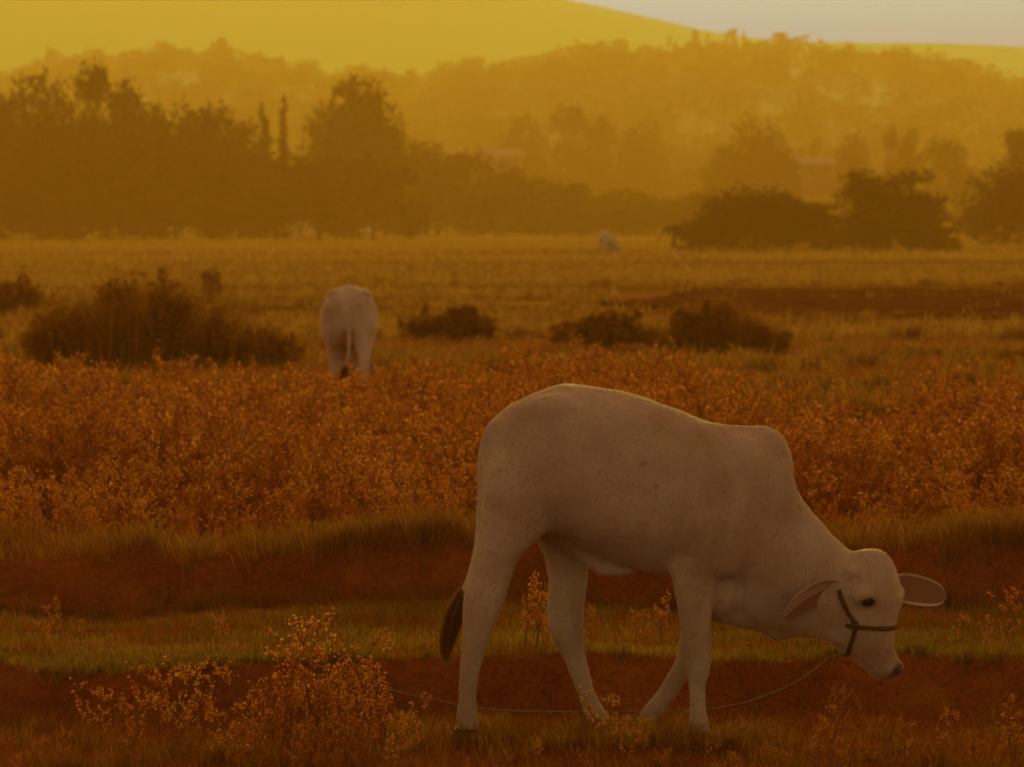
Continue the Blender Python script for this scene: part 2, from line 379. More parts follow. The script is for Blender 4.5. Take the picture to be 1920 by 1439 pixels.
def build_body():
    bm = bmesh.new()
    loft(bm, [((904, 838), (904, 900), .06, 0), ((908, 812), (908, 930), .12, 0), ((925, 785), (925, 955), .175, 0), ((955, 757), (955, 980), .215, 0), ((1000, 736), (1000, 1000), .240, 0), ((1030, 724), (1030, 1006), .250, 0),
              ((1063, 717), (1063, 1014), .245, 0), ((1100, 721), (1100, 1034), .240, 0), ((1160, 730), (1160, 1058), .245, 0), ((1220, 747), (1220, 1074), .250, 0), ((1280, 770), (1278, 1084), .240, 0),
              ((1330, 790), (1328, 1094), .222, 0), ((1380, 797), (1370, 1112), .200, 0), ((1430, 806), (1405, 1130), .175, 0), ((1468, 845), (1420, 1145), .150, 0), ((1490, 905), (1430, 1150), .125, -.01)], pw=1.0, k=32)
    # hump
    loft(bm, [((1325, 800), (1325, 870), .03, 0), ((1360, 793), (1355, 900), .065, 0), ((1400, 795), (1392, 930), .085, 0), ((1440, 798), (1420, 950), .088, 0), ((1468, 813), (1436, 960), .082, 0), ((1482, 842), (1440, 980), .075, 0), ((1489, 885), (1440, 1000), .06, 0)])
    # neck
    loft(bm, [((1480, 850), (1380, 1150), .165, 0), ((1494, 915), (1408, 1172), .140, -.005), ((1522, 958), (1452, 1186), .118, -.015), ((1560, 1000), (1492, 1188), .102, -.028), ((1596, 1030), (1530, 1188), .092, -.038), ((1628, 1044), (1570, 1185), .085, -.045)])
    # dewlap
    loft(bm, [((1330, 1080), (1330, 1165), .05, 0), ((1380, 1070), (1378, 1176), .060, 0), ((1420, 1080), (1424, 1186), .050, -.005), ((1450, 1090), (1456, 1204), .042, -.01), ((1478, 1110), (1482, 1197), .044, -.02), ((1520, 1140), (1520, 1195), .045, -.03), ((1555, 1150), (1556, 1198), .05, -.04)])
    # brisket between the forelegs
    ellipsoid(bm, P(1345, 1085, 0), .15, .12, .14)
    # thigh, hip bones, shoulder
    for s in (-1, 1):
        ellipsoid(bm, P(985, 900, s * .135), .14, .105, .20, Matrix.Rotation(.25, 4, 'Y'))
        ellipsoid(bm, P(1046, 775, s * .110), .11, .09, .075)
        ellipsoid(bm, P(938, 822, s * .075), .06, .06, .07)
        ellipsoid(bm, P(1330, 960, s * .135), .15, .09, .22, Matrix.Rotation(-.25, 4, 'Y'))
        ellipsoid(bm, P(1300, 1045, s * .105), .09, .075, .13)
        ellipsoid(bm, P(1385, 900, s * .10), .10, .07, .16)
    for nme, (yc, secs, hf) in LEGS.items():
        loft(bm, [(a, b, hw, yc + dy) for a, b, hw, dy in secs], k=18)
    # flank fold and sheath
    loft(bm, [((1000, 985), (1000, 1008), .035, 0), ((1030, 985), (1032, 1022), .04, 0), ((1060, 1000), (1060, 1030), .045, 0), ((1130, 1040), (1128, 1082), .022, 0), ((1185, 1060), (1190, 1078), .02, 0)], k=12)
    # head
    rings = []
    for py, px, a, b in HEAD:
        c = P(px, py, HEADY); ring = []
        for j in range(24):
            t = 2 * math.pi * j / 24; ct, st = math.cos(t), math.sin(t)
            w = b * (1.0 if ct > -.2 else .8)                      # narrower jaw than forehead
            ring.append(bm.verts.new(c + HF * (a * math.copysign(abs(ct) ** .74, ct)) + HL * (w * math.copysign(abs(st) ** .82, st))))
        rings.append(ring)
    skin(bm, rings)
    c, a, b = head_c(1112)
    for s in (-1, 1):
        ellipsoid(bm, c + HF * (a * .42) + HL * (s * b * .82), .045, .04, .035)          # brow
        c2, a2, b2 = head_c(1250)
        ellipsoid(bm, c2 + HF * (a2 * .55) + HL * (s * b2 * .35), .036, .036, .030)      # nostril swell
        c3, a3, b3 = head_c(1068)
        ellipsoid(bm, c3 - HF * .01 + HL * (s * b3 * .95), .03, .035, .03)                # ear root
        ellipsoid(bm, head_c(1045)[0] - HF * .035 + HL * (s * .052), .018, .018, .022)    # horn bud
    for py_, f_ in ((1075, .96), (1105, .99), (1135, .98), (1165, .96), (1195, .93)):
        c4, a4, b4 = head_c(py_); ellipsoid(bm, c4 + HF * (a4 * f_ - .018), .024, .024, .045)      # bridge of the face
    cj, aj, bj = head_c(1180)
    for s in (-1, 1): ellipsoid(bm, cj - HF * .055 + HL * (s * bj * .62), .055, .035, .05)         # cheek
    me = bpy.data.meshes.new('body'); bm.to_mesh(me); bm.free()
    o = bpy.data.objects.new('tmp', me); COL.objects.link(o)
    r = o.modifiers.new('r', 'REMESH'); r.mode = 'VOXEL'; r.voxel_size = .0085; r.use_smooth_shade = True
    s = o.modifiers.new('s', 'SMOOTH'); s.factor = .5; s.iterations = 13
    dg = bpy.context.evaluated_depsgraph_get(); dg.update()
    out = bpy.data.meshes.new_from_object(o.evaluated_get(dg)); out.name = 'body'
    bpy.data.objects.remove(o)
    out.polygons.foreach_set('use_smooth', np.ones(len(out.polygons), bool))
    from mathutils import noise as mn
    def gs(px, py, cx_, cy_, rx, ry): return math.exp(-((px - cx_) / rx) ** 2 - ((py - cy_) / ry) ** 2)
    co = []
    for v in out.vertices:
        c = v.co; px, py = c.x * PXM + OX, OY - c.z * PXM
        d = .0045 * mn.noise(c * 9) + .002 * mn.noise(c * 22)
        up = 1.0 if py < 1110 else .35
        d *= up
        d -= .016 * gs(px, py, 1105, 840, 45, 75)                       # flank hollow
        d -= .005 * gs(px, py, 1035, 790, 28, 34)                       # under the hip bone
        d += .007 * gs(px, py, 990, 860, 45, 60)
        t = px - (1262 + (1040 - py) * .16); d -= .010 * math.exp(-(t / 12) ** 2) * gs(px, py, 1270, 1000, 60, 75)   # behind the elbow
        if 1120 < px < 1300: d += .0028 * math.sin((px + .35 * py) / 8.6) * gs(px, py, 1205, 950, 60, 80)            # ribs
        d += .013 * mn.noise(Vector((c.x * 19 + c.z * 3, c.y * 3, c.z * 3))) * gs(px, py, 1455, 1090, 75, 95)        # neck folds
        d -= .008 * math.exp(-((px - (1345 + (1000 - py) * .25)) / 11) ** 2) * gs(px, py, 1350, 1010, 60, 80)       # shoulder point crease
        d -= .006 * math.exp(-((px - 1572 - (py - 1100) * .1) / 8) ** 2) * gs(px, py, 1572, 1150, 40, 45)            # jaw line
        d -= .006 * gs(px, py, 1622, 1122, 16, 11) + .004 * gs(px, py, 1634, 1142, 9, 14)                            # eye socket
        if py > 1105 and px < 1420: d += .0035 * mn.noise(Vector((c.x * 26, c.y * 26, c.z * 10)))                    # sinews
        co.append(c + v.normal * d)
    out.vertices.foreach_set('co', np.array([tuple(q) for q in co], np.float32).ravel()); out.update()
    dk = out.attributes.new('dark_skin', 'FLOAT', 'POINT'); so = out.attributes.new('soil_and_shade', 'FLOAT', 'POINT')
    D, So = [], []
    nose, a_, b_ = head_c(1258); nose = nose + HF * (a_ * .95)
    eyes = [head_c(1121)[0] + HF * .05 + HL * (s_ * .105) for s_ in (-1, 1)]
    for c in co:
        px, py = c.x * PXM + OX, OY - c.z * PXM
        d = 1 - min(1, max(0, ((c - nose).length - .030) / .016))
        if c.y < HEADY - .04: d = max(d, .8 * (1 - min(1, max(0, (math.hypot((px - 1623) * .8, (py - 1123) * 1.15) - 9) / 9))))
        else: d = max(d, .75 * (1 - min(1, max(0, ((c - eyes[0]).length - .030) / .022))))
        D.append(d * .8)
        n_ = .5 + .5 * mn.noise(c * 13)
        f = max(0, min(1, (py - 1270) / 110)) * .75 * n_ + .35 * max(0, min(1, (mn.noise(c * 3.1 + Vector((4, 1, 7))) - .15) * 2.2)) + .5 * gs(px, py, 1035, 1012, 30, 18) * (1 if abs(c.y) < .1 else .3)  # leg dirt and blotches, plus the inner-thigh shadow painted into the hide colour
        f += .45 * max(0, min(1, (mn.noise(c * 42) - .55) * 6))        # flecks of mud
        So.append(min(1, f))
    dk.data.foreach_set('value', np.array(D, np.float32)); so.data.foreach_set('value', np.array(So, np.float32))
    return out
body_me = build_body()
body_me.materials.clear(); body_me.materials.append(M['hide'])
bv_v = np.empty(len(body_me.vertices) * 3, np.float32); body_me.vertices.foreach_get('co', bv_v); bv_v = bv_v.reshape(-1, 3)
BVH = BVHTree.FromPolygons([Vector(v) for v in bv_v], [tuple(p.vertices) for p in body_me.polygons])
def on_skin(px, py, off=0.0):
    o = P(px, py, -2.0); h, n, i, d = BVH.ray_cast(o, Vector((0, 1, 0)))
    if h is None:
        h, n, i, d = BVH.find_nearest(P(px, py, HEADY))
    return h + n * off, n

def ear_mesh(base, tip, side, width, cup, thick=.006, dark=(1, 9)):
    """cupped leaf shape from base to tip; side = direction of its width, cup = direction the hollow faces"""
    L = tip - base; ax = L.normalized(); side = (side - ax * side.dot(ax)).normalized(); nrm = ax.cross(side).normalized()
    if nrm.dot(cup) < 0: nrm = -nrm
    nu, nv = 17, 11; V = []
    prof = [.34, .52, .68, .81, .90, .96, .99, 1.0, .99, .965, .95, .92, .87, .80, .70, .52, .16]
    for i in range(nu):
        u = i / (nu - 1); w = width * .5 * prof[i]; cp = .62 * (1 - .75 * u)
        bend = math.sin(u * math.pi) * .012
        for j in range(nv):
            v = -1 + 2 * j / (nv - 1); ang = v * 1.35 * cp
            V.append(base + L * u + side * (w * math.sin(ang) / max(math.sin(1.35 * cp), .2)) + nrm * (w * (1 - math.cos(ang)) * 1.1 - bend) - Vector((0, 0, .02 * u * u)))
    F = [(i * nv + j, i * nv + j + 1, (i + 1) * nv + j + 1, (i + 1) * nv + j) for i in range(nu - 1) for j in range(nv - 1)]
    n0 = len(V); V2 = [v - nrm * thick for v in V]
    F2 = [tuple(n0 + q for q in reversed(f)) for f in F]
    edge = [j for j in range(nv)] + [i * nv + nv - 1 for i in range(1, nu)] + [(nu - 1) * nv + j for j in range(nv - 2, -1, -1)] + [i * nv for i in range(nu - 2, 0, -1)]
    F3 = [(edge[q], edge[(q + 1) % len(edge)], n0 + edge[(q + 1) % len(edge)], n0 + edge[q]) for q in range(len(edge))]
    me = mesh_np('ear', [tuple(v) for v in V + V2], F + F2 + F3, True)
    me.materials.append(M['ear']); me.materials.append(M['hide'])
    for q, p_ in enumerate(me.polygons):
        j = q % (nv - 1)
        p_.material_index = 0 if q < len(F) and dark[0] <= j < dark[1] and q > nv else 1
    return me
def hoof_mesh(leg):
    yc, secs, (a0, b0, a1, b1, hw) = LEGS[leg]
    bm = bmesh.new()
    for s in (-1, 1):                                           # cloven: two claws
        y = yc + s * hw * .5; h = hw * .5
        loft(bm, [(a0, b0, h * .80, y), ((a0[0] * .5 + a1[0] * .5 - 1, (a0[1] + a1[1]) / 2), (b0[0] * .5 + b1[0] * .5 + 1, (b0[1] + b1[1]) / 2), h * .98, y), (a1, b1, h * 1.03, y), ((a1[0] + 2, a1[1] + 3), (b1[0] - 2, b1[1] + 3), h * .97, y)], k=14)
    me = bpy.data.meshes.new('hoof'); bm.to_mesh(me); bm.free()
    for p in me.polygons: p.use_smooth = True
    me.materials.append(M['hoof']); return me
def sphere_mesh(name, r, mat, sc=(1, 1, 1)):
    bm = bmesh.new(); bmesh.ops.create_uvsphere(bm, u_segments=18, v_segments=10, radius=r)
    for v in bm.verts: v.co = Vector((v.co.x * sc[0], v.co.y * sc[1], v.co.z * sc[2]))
    for f in bm.faces: f.smooth = True
    me = bpy.data.meshes.new(name); bm.to_mesh(me); bm.free(); me.materials.append(mat); return me
def smooth_line(pts, n=6):
    pts = [Vector(p) for p in pts]; out = []
    for i in range(len(pts) - 1):
        p0, p1, p2, p3 = pts[max(i - 1, 0)], pts[i], pts[i + 1], pts[min(i + 2, len(pts) - 1)]
        for q in range(n):
            t = q / n
            out.append(.5 * ((2 * p1) + (-p0 + p2) * t + (2 * p0 - 5 * p1 + 4 * p2 - p3) * t * t + (-p0 + 3 * p1 - 3 * p2 + p3) * t ** 3))
    out.append(pts[-1]); return out
def ring_on_skin(c, u, v, off):
    pts = []
    for i in range(40):
        t = 2 * math.pi * i / 40; d = u * math.cos(t) + v * math.sin(t)
        h, n, _, _ = BVH.ray_cast(c + d * .6, -d)
        # the inmost hit along the ray from outside towards the head centre, nearest the head
        if d.dot(HF) > -.12 and h is not None and (h - c).length < .2: pts.append((math.atan2(d.dot(v), d.dot(u)), h + d * off))
    return [p_ for _, p_ in sorted(pts, key=lambda q: q[0])]

FUZZ = {}
def fuzz_mesh():
    n = 70000
    tri = []
    body_me.calc_loop_triangles()
    idx = np.empty(len(body_me.loop_triangles) * 3, np.int32); body_me.loop_triangles.foreach_get('vertices', idx); idx = idx.reshape(-1, 3)
    A, B, C = bv_v[idx[:, 0]].astype(float), bv_v[idx[:, 1]].astype(float), bv_v[idx[:, 2]].astype(float)
    nr = np.cross(B - A, C - A); ar = np.linalg.norm(nr, axis=1); nr /= ar[:, None] + 1e-12
    ctr = A[:, 2]
    pr = ar / ar.sum()
    pick = rng.choice(len(A), n, p=pr); w = rng.dirichlet((1, 1, 1), n)
    Pt = A[pick] * w[:, :1] + B[pick] * w[:, 1:2] + C[pick] * w[:, 2:]
    N = nr[pick]; ln = rng.uniform(.005, .011, n)[:, None]
    lay = np.array([-.55, 0, -.75]) + rng.normal(0, .3, (n, 3)); lay -= N * (lay * N).sum(1, keepdims=True)
    tip = Pt + (N * .5 + lay * .8) * ln
    sd = np.cross(N, lay); sd /= np.linalg.norm(sd, axis=1, keepdims=True) + 1e-9; sd *= .0009
    V = np.stack([Pt - sd, Pt + sd, tip], 1).reshape(-1, 3)
    me = mesh_np('coat', V, np.arange(3 * n).reshape(n, 3)); me.materials.append(M['fuzz']); return me
coat_me = fuzz_mesh()
hoof_me = {k: hoof_mesh(k) for k in LEGS}

def make_cow(loc, rz, label, group=None, tail_pts=None, brush_pts=None, halter=True, sc=1.0, detail=True):
    root = empty('cow', loc, rz, sc); tag(root, label, 'cow', group)
    obj('body', body_me, None, root)
    if detail: obj('coat', coat_me, None, root)
    for k in LEGS: obj('hoof', hoof_me[k], None, root)
    # ears
    c, a, b = head_c(1074)
    nb = P(1568, 1090, HEADY + HL.y * .088); nt_ = P(1464, 1137, HEADY - .165)
    e = obj('ear', ear_mesh(nb, nt_, Vector((.25, -.35, .9)), .104, Vector((.1, -.6, -.8)), dark=(0, 5)), M['ear'], root)
    fb = P(1668, 1100, HEADY - HL.y * .075); ft = P(1782, 1112, HEADY + .14)
    e2_ = obj('ear', ear_mesh(fb, ft, Vector((0, .1, 1)), .106, Vector((-.2, -1, -.1))), M['ear'], root)
    # eyes on both sides, nostrils, horn buds
    h, n = on_skin(1621, 1121, -.008)
    ey = obj('eye', sphere_mesh('eye', .026, M['eye'], (1.0, .6, .72)), None, root); ey.location = h
    cc, aa, bb = head_c(1121)
    o_ = cc + HF * (aa * .4) - HL * .5
    hh, nn, _, _ = BVH.ray_cast(o_, HL)
    ey2 = obj('eye', ey.data, None, root); ey2.location = hh + HL * .008 if hh is not None else cc
    for (px, py) in ((1676, 1255),):
        h, n = on_skin(px, py, -.006)
        if h is not None:
            ns = obj('nostril', sphere_mesh('nostril', .016, M['darkskin'], (1.0, .6, .95)), None, root); ns.location = h
    g = Geo()
    nose_pts = []
    for (px, py) in ((1668, 1262), (1680, 1262), (1689, 1256)):
        h, n = on_skin(px, py, 0)
        if h is not None: nose_pts.append(h)
    if False:
        tube(g, nose_pts, [.010] * len(nose_pts), 8); obj('muzzle_pad', g.mesh('muzzle_pad', True), M['darkskin'], root)
    # tail and its dark brush
    tp = tail_pts; g = Geo(); sp = smooth_line(tp, 5); tube(g, sp, [.022 - .013 * i / len(sp) for i in range(len(sp))], 8)
    tl = obj('tail', g.mesh('tail', True), M['hide'], root)
    bp = smooth_line(brush_pts, 6); g = Geo(); nb_ = len(bp)
    Vs, Fs = [], []
    for q in range(800):
        off = Vector(rng.normal(0, 1, 3)) * .0125; s0 = int(rng.integers(0, max(1, nb_ // 3))); s1 = int(rng.integers(nb_ * 2 // 3, nb_))
        pts = []
        for i in range(s0, s1 + 1, 2):
            u = i / (nb_ - 1); pts.append(bp[i] + off * (math.sin(min(.93, u * .8 + .12) * math.pi) * 1.1 + .06))
        if len(pts) < 2: continue
        wv = Vector((rng.normal(), rng.normal(), 0)).normalized() * .0011
        b0 = len(Vs)
        for i, p_ in enumerate(pts):
            w_ = wv * (1 - .8 * i / len(pts)); Vs += [tuple(p_ - w_), tuple(p_ + w_)]
        Fs += [(b0 + 2 * i, b0 + 2 * i + 1, b0 + 2 * i + 3, b0 + 2 * i + 2) for i in range(len(pts) - 1)]
    obj('tail_brush', mesh_np('tail_brush', Vs, Fs), M['brush'], tl)
    if halter:
        ho = obj('halter', None, None, root) if False else None
        g = Geo(); c_ = head_c(1168)[0]
        up = Vector((0, 0, 1)); u = HF - up * .05; v = HL
        rg = ring_on_skin(c_, u, v, .004); tube(g, rg, [.0075] * len(rg), 7)
        nbd = obj('halter', g.mesh('halter', True), M['halter'], root)
        for nm, line in (('cheek_strap', [(1568, 1100), (1576, 1120), (1588, 1143), (1601, 1163)]), ('jaw_strap', [(1601, 1165), (1598, 1185), (1592, 1208), (1587, 1228)])):
            pts = [on_skin(px, py, .005)[0] for px, py in line]; pts = [p_ for p_ in pts if p_ is not None]
            g = Geo(); sl = smooth_line(pts, 4); tube(g, sl, [.0075] * len(sl), 7)
            obj(nm, g.mesh(nm, True), M['halter'], nbd)
        h, n = on_skin(1601, 1164, .006)
        kn = obj('knot', sphere_mesh('knot', .013, M['halter'], (1, .8, 1.1)), None, nbd); kn.location = h
    return root

COWX = (OX - CX) / PXM
near_tail = [P(935, 796, 0), P(914, 822, -.0), P(906, 860, -.01), P(904, 910, -.02), P(901, 965, -.03), P(896, 1020, -.03), P(884, 1070, -.03), P(866, 1116, -.03)]
near_brush = [P(868, 1105, -.03), P(858, 1135, -.03), P(848, 1165, -.03), P(840, 1195, -.03), P(835, 1222, -.03), P(839, 1242, -.03)]
cow = make_cow((COWX, 14.0, 0.0), 0.0, 'white humped calf grazing side-on in the foreground with a rope halter', None, near_tail, near_brush)
# second calf, seen from behind beyond the weeds
mid_tail = [P(906, 830), P(893, 860), P(888, 930), P(885, 1000), P(884, 1060, .01), P(886, 1110, .02)]
mid_brush = [P(886, 1100, .02), P(882, 1140, .05), P(880, 1170, .09), P(882, 1195, .14), P(884, 1212, .19)]
CY2 = 35.0
cow2 = make_cow((x_at(651, CY2), CY2 + .45, float(gz(x_at(651, CY2), CY2)) - .045), math.radians(92), 'white calf seen from behind, standing in the weeds left of centre', None, mid_tail, mid_brush, halter=False, sc=.98, detail=False)
CY3 = 190.0
cow3 = make_cow((x_at(1137, CY3), CY3, float(gz(x_at(1137, CY3), CY3))), math.radians(55), 'tiny pale cow far off in the golden stubble field', None, mid_tail, mid_brush, halter=False, detail=False)

# tether rope from the halter, sagging behind the legs to the step on the left
rp = []
h0, n0 = on_skin(1585, 1228, .006)
start = Vector((COWX, 14.0, 0)) + h0
rope_px = [(1558, 1232, 13.93), (1530, 1255, 13.98), (1490, 1282, 14.06), (1445, 1302, 14.15), (1390, 1320, 14.25), (1330, 1330, 14.32), (1240, 1334, 14.36), (1120, 1336, 14.38), (1000, 1335, 14.42), (900, 1329, 14.47), (820, 1314, 14.50), (750, 1299, 14.53), (690, 1283, 14.57), (640, 1266, 14.62), (600, 1250, 14.70), (565, 1236, 14.88)]
pts = [start] + [at_y(*q) for q in rope_px]
for p_ in pts[1:]:
    p_.z = max(p_.z, float(gz(p_.x, p_.y)) + .012)
for q in range(6):
    l = pts[-1]; nxp = Vector((l.x - .18, l.y + .05 + .05 * math.sin(q * 2.1), 0)); nxp.z = float(gz(nxp.x, nxp.y)) + .01; pts.append(nxp)
g = Geo(); sl = smooth_line(pts, 8); tube(g, sl, [.0046] * len(sl), 6)
tag(obj('tether_rope', g.mesh('tether_rope', True), M['rope']), 'thin pale tether rope sagging behind the legs of the near calf', 'rope')

# ------------------------------------------------------------------ weeds
def weed_proto(seed, h, nbr, nclus, leaf, spread):
    r = np.random.default_rng(seed); gs = Geo(); gl = Geo()
    nst = int(r.integers(2, 4)); C = []
    for s in range(nst):
        a = r.uniform(0, 6.28); ln = r.uniform(.05, .4) * spread
        H = h * r.uniform(.72, 1.0)
        st = [Vector((math.cos(a) * ln * H * (t ** 1.4) + r.normal(0, .008), math.sin(a) * ln * H * (t ** 1.4) + r.normal(0, .008), H * t)) for t in np.linspace(0, 1, 6)]
        tube(gs, st, [.0042 * (1 - .7 * i / 5) for i in range(6)], 4)
        for b in range(nbr):
            t = r.uniform(.22, .97); i = min(int(t * 5), 4); p0 = st[i].lerp(st[i + 1], t * 5 - i)
            an = r.uniform(0, 6.28); bl = h * r.uniform(.12, .36) * (1.15 - t * .6)
            d = Vector((math.cos(an), math.sin(an), r.uniform(.5, 1.9))).normalized()
            p1 = p0 + d * bl * .55; p2 = p0 + d * bl + Vector((0, 0, bl * .12))
            tube(gs, [p0, p1, p2], [.0022, .0016, .0009], 3)
            for q in range(nclus):
                u = .38 + .62 * (q + r.uniform(0, 1)) / nclus; c = p0.lerp(p2, u)
                m = int(r.integers(2, 8))
                C.append(np.array(c) + r.normal(0, .0085, (m, 3)))
        top = np.array(st[-1]); C.append(top + r.normal(0, .014, (9, 3)) * np.array([1, 1, 1.6]))
    C = np.concatenate(C); V, F = leaf_quads(C, r.uniform(.6, 1.35, len(C)) * leaf, .75, r=r)
    return gs, (V, F)
WP = []
for s in range(9):
    gs, (V, F) = weed_proto(100 + s, [.62, .52, .70, .58, .46, .66, .40, .55, .75][s], [9, 8, 11, 9, 7, 10, 7, 9, 11][s], 5, .0165, 1.25)
    sm = gs.mesh('stem'); sm.materials.append(M['weedstem']); lm = mesh_np('seed_heads', V, F); lm.materials.append(M['weed'])
    WP.append((sm, lm, gs.arrays(), (V, F), V[:, 2].max()))
def put_weed(x, y, k, rz, sc, label, group):
    r = empty('dry_weed', (x, y, float(gz(x, y)) - .01), rz, sc); tag(r, label, 'weed', group)
    obj('stem', WP[k][0], None, r); obj('seed_heads', WP[k][1], None, r)['kind'] = 'stuff'
    return r
# patch in the left foreground: tip pixels and distance decide each plant's place and height
L1 = 'rust brown dry weed with papery seed clusters in the left foreground patch'
fg = [(335, 1215, 13.55), (300, 1235, 13.6), (372, 1205, 13.7), (560, 1130, 13.75), (590, 1160, 13.6), (620, 1190, 13.7), (545, 1200, 13.5), (660, 1175, 13.75), (500, 1255, 13.3), (470, 1285, 13.2), (530, 1265, 13.25), (575, 1270, 13.35), (610, 1250, 13.2),
      (650, 1265, 13.4), (690, 1255, 13.3), (720, 1270, 13.35), (745, 1290, 13.2), (775, 1320, 13.3), (440, 1330, 13.0), (400, 1310, 13.1), (350, 1290, 13.3), (600, 1340, 12.9), (680, 1340, 12.9), (550, 1350, 12.85), (735, 1365, 12.9), (640, 1300, 13.05), (705, 1225, 13.6), (240, 1290, 13.4), (190, 1265, 13.45)]
for i, (px, py, d) in enumerate(fg):
    b = x_at(px, d); k = i % 9; z0 = float(gz(b, d)); hh = max(.12, z_at(py, d) - z0)
    put_weed(b, d, k, rng.uniform(0, 6.28), hh / WP[k][4], L1, 'weeds in the left foreground patch')
L2 = 'short brown weed at the bottom edge below the calf'
for i, (px, py, d) in enumerate([(1145, 1280, 13.45), (1170, 1330, 13.3), (1560, 1270, 13.3), (1600, 1300, 13.25), (1640, 1345, 13.2), (1530, 1330, 13.25), (1580, 1360, 13.1), (1440, 1380, 13.2), (1330, 1375, 13.3), (1210, 1330, 13.4), (1250, 1395, 13.2), (1010, 1370, 13.3), (960, 1400, 13.2), (1700, 1330, 13.3), (1760, 1300, 13.3),
      (1830, 1350, 13.3), (1900, 1290, 13.3), (1880, 1360, 13.1), (1480, 1400, 13.1), (1380, 1400, 13.1), (1100, 1390, 13.1), (880, 1400, 13.1), (60, 1370, 13.2), (110, 1350, 13.2), (25, 1400, 13.0), (250, 1400, 13.0), (320, 1410, 13.0)]):
    b = x_at(px, d); k = (i * 2 + 1) % 9; z0 = float(gz(b, d)); hh = max(.08, z_at(py, d) - z0)
    lab = L2 if 900 < px < 1500 else ('low brown weed at the bottom right corner' if px >= 1500 else 'low brown weed at the bottom left corner')
    put_weed(b, d, k, rng.uniform(0, 6.28), hh / WP[k][4], lab, {L2: 'weeds below the calf'}.get(lab, lab.replace('low brown weed', 'weeds')))
for i, (px, py, d) in enumerate([(835, 1090, 14.95), (1005, 1065, 15.3), (985, 1100, 15.1), (1110, 1120, 15.4), (1020, 1130, 15.0), (1240, 1100, 15.8), (1210, 1130, 15.5), (1900, 1090, 15.2), (1850, 1150, 15.0), (1790, 1130, 15.4), (100, 1110, 15.9), (150, 1150, 15.6), (90, 1150, 15.3), (415, 1140, 15.6), (1880, 1190, 14.95)]):
    b = x_at(px, d); k = (i * 4 + 2) % 9; z0 = float(gz(b, d)); hh = max(.1, z_at(py, d) - z0)
    put_weed(b, d, k, rng.uniform(0, 6.28), hh / WP[k][4], 'sparse dry weed sprig on the low grass step', 'weeds on the grass step')

# dense stand behind the bund: the nearest and tallest as single plants, the rest as one mass
def stand_top(px):        # photo height of the stand's back edge, used for how deep the stand reaches
    return np.interp(px, [-300, 0, 200, 500, 700, 900, 1200, 1500, 1920, 2200], [34, 34, 33, 31, 31, 35, 33, 27, 30, 30])
cand = []
while len(cand) < 2450:
    y = rng.uniform(17.75, 36.0); w = .1275 * y + 1.1; x = rng.uniform(-w, w)
    px = CX + x / y * FPX
    if y > stand_top(px) + 1.2 * float(sn(np.array(x), np.array(y), 1.1, 41)): continue
    if float(sn(np.array(x), np.array(y), 1.3, 42)) < -.45 and rng.uniform() < .7: continue
    if y < 22 and rng.uniform() > .30 + .70 * (y - 17.75) / 4.25 + .4 * float(sn(np.array(x), np.array(0.), 2.2, 44)): continue
    if 1480 < px < 1800 and y < 21 and rng.uniform() < .6: continue
    cand.append((x, y))
cand = np.array(cand)
order = np.argsort(cand[:, 1] + rng.uniform(0, 9, len(cand)))
L3 = 'amber brown dry weed in the dense stand behind the near calf'
VS, FS, n = [], [], 0; VT, FT, n2 = [], [], 0
for q, ci in enumerate(order):
    x, y = cand[ci]; k = int(rng.integers(0, 9)); sc = rng.uniform(.5, 1.15) * (1 + .12 * float(sn(np.array(x), np.array(y), .9, 43))); rz = rng.uniform(0, 6.28)
    if y < 21.5: sc *= .45 + .55 * max(0, y - 17.75) / 3.75
    if q < 280:
        put_weed(x, y, k, rz, sc, L3, 'weeds in the dense stand'); continue
    c, s = math.cos(rz), math.sin(rz); R = np.array([[c, -s, 0], [s, c, 0], [0, 0, 1]]) * sc; t = np.array([x, y, float(gz(x, y)) - .01])
    V, F = WP[k][3]
    keep = rng.uniform(size=len(F)) < (.8 if y < 27 else .6)
    Fk = F[keep]; Vk = V.reshape(-1, 4, 3)[keep]; ctr = Vk.mean(1, keepdims=True); Vk = (ctr + (Vk - ctr) * (1.15 if y < 27 else 1.4)).reshape(-1, 3)
    VS.append(Vk @ R.T + t); FS.append(np.arange(len(Vk)).reshape(-1, 4) + n); n += len(Vk)
    V2, F2 = WP[k][2]
    VT.append(V2 @ R.T + t); FT.append(F2 + n2); n2 += len(V2)
mass = obj('weed_stand', mesh_np('weed_stand', np.concatenate(VS), np.concatenate(FS)), M['weed']); tag(mass, 'dense mass of amber dry weeds across the middle', 'weeds', kind='stuff')
ms = obj('weed_stems', mesh_np('weed_stems', np.concatenate(VT), np.concatenate(FT)), M['weedstem'], mass); tag(ms, kind='stuff')

for i, (px, py, d) in enumerate([(118, 652, 31), (165, 672, 30.5), (232, 668, 31.5), (300, 676, 32), (335, 650, 32), (352, 655, 31), (372, 680, 30), (455, 690, 31), (640, 700, 29), (612, 690, 29.5), (820, 662, 33), (880, 668, 32.5), (985, 650, 34), (1045, 690, 33), (1240, 665, 33.5), (1290, 690, 32), (1460, 712, 29), (1500, 735, 27), (1560, 740, 27), (1735, 690, 30), (1850, 715, 28), (1900, 705, 29), (1690, 735, 27.5)]):
    b = x_at(px, d); k = (i * 4 + 3) % 9; hh = max(.3, z_at(py, d) - float(gz(b, d)))
    put_weed(b, d, k, rng.uniform(0, 6.28), hh / WP[k][4], 'tall weed sprig poking above the back of the dense stand', 'tall sprigs at the back of the stand')

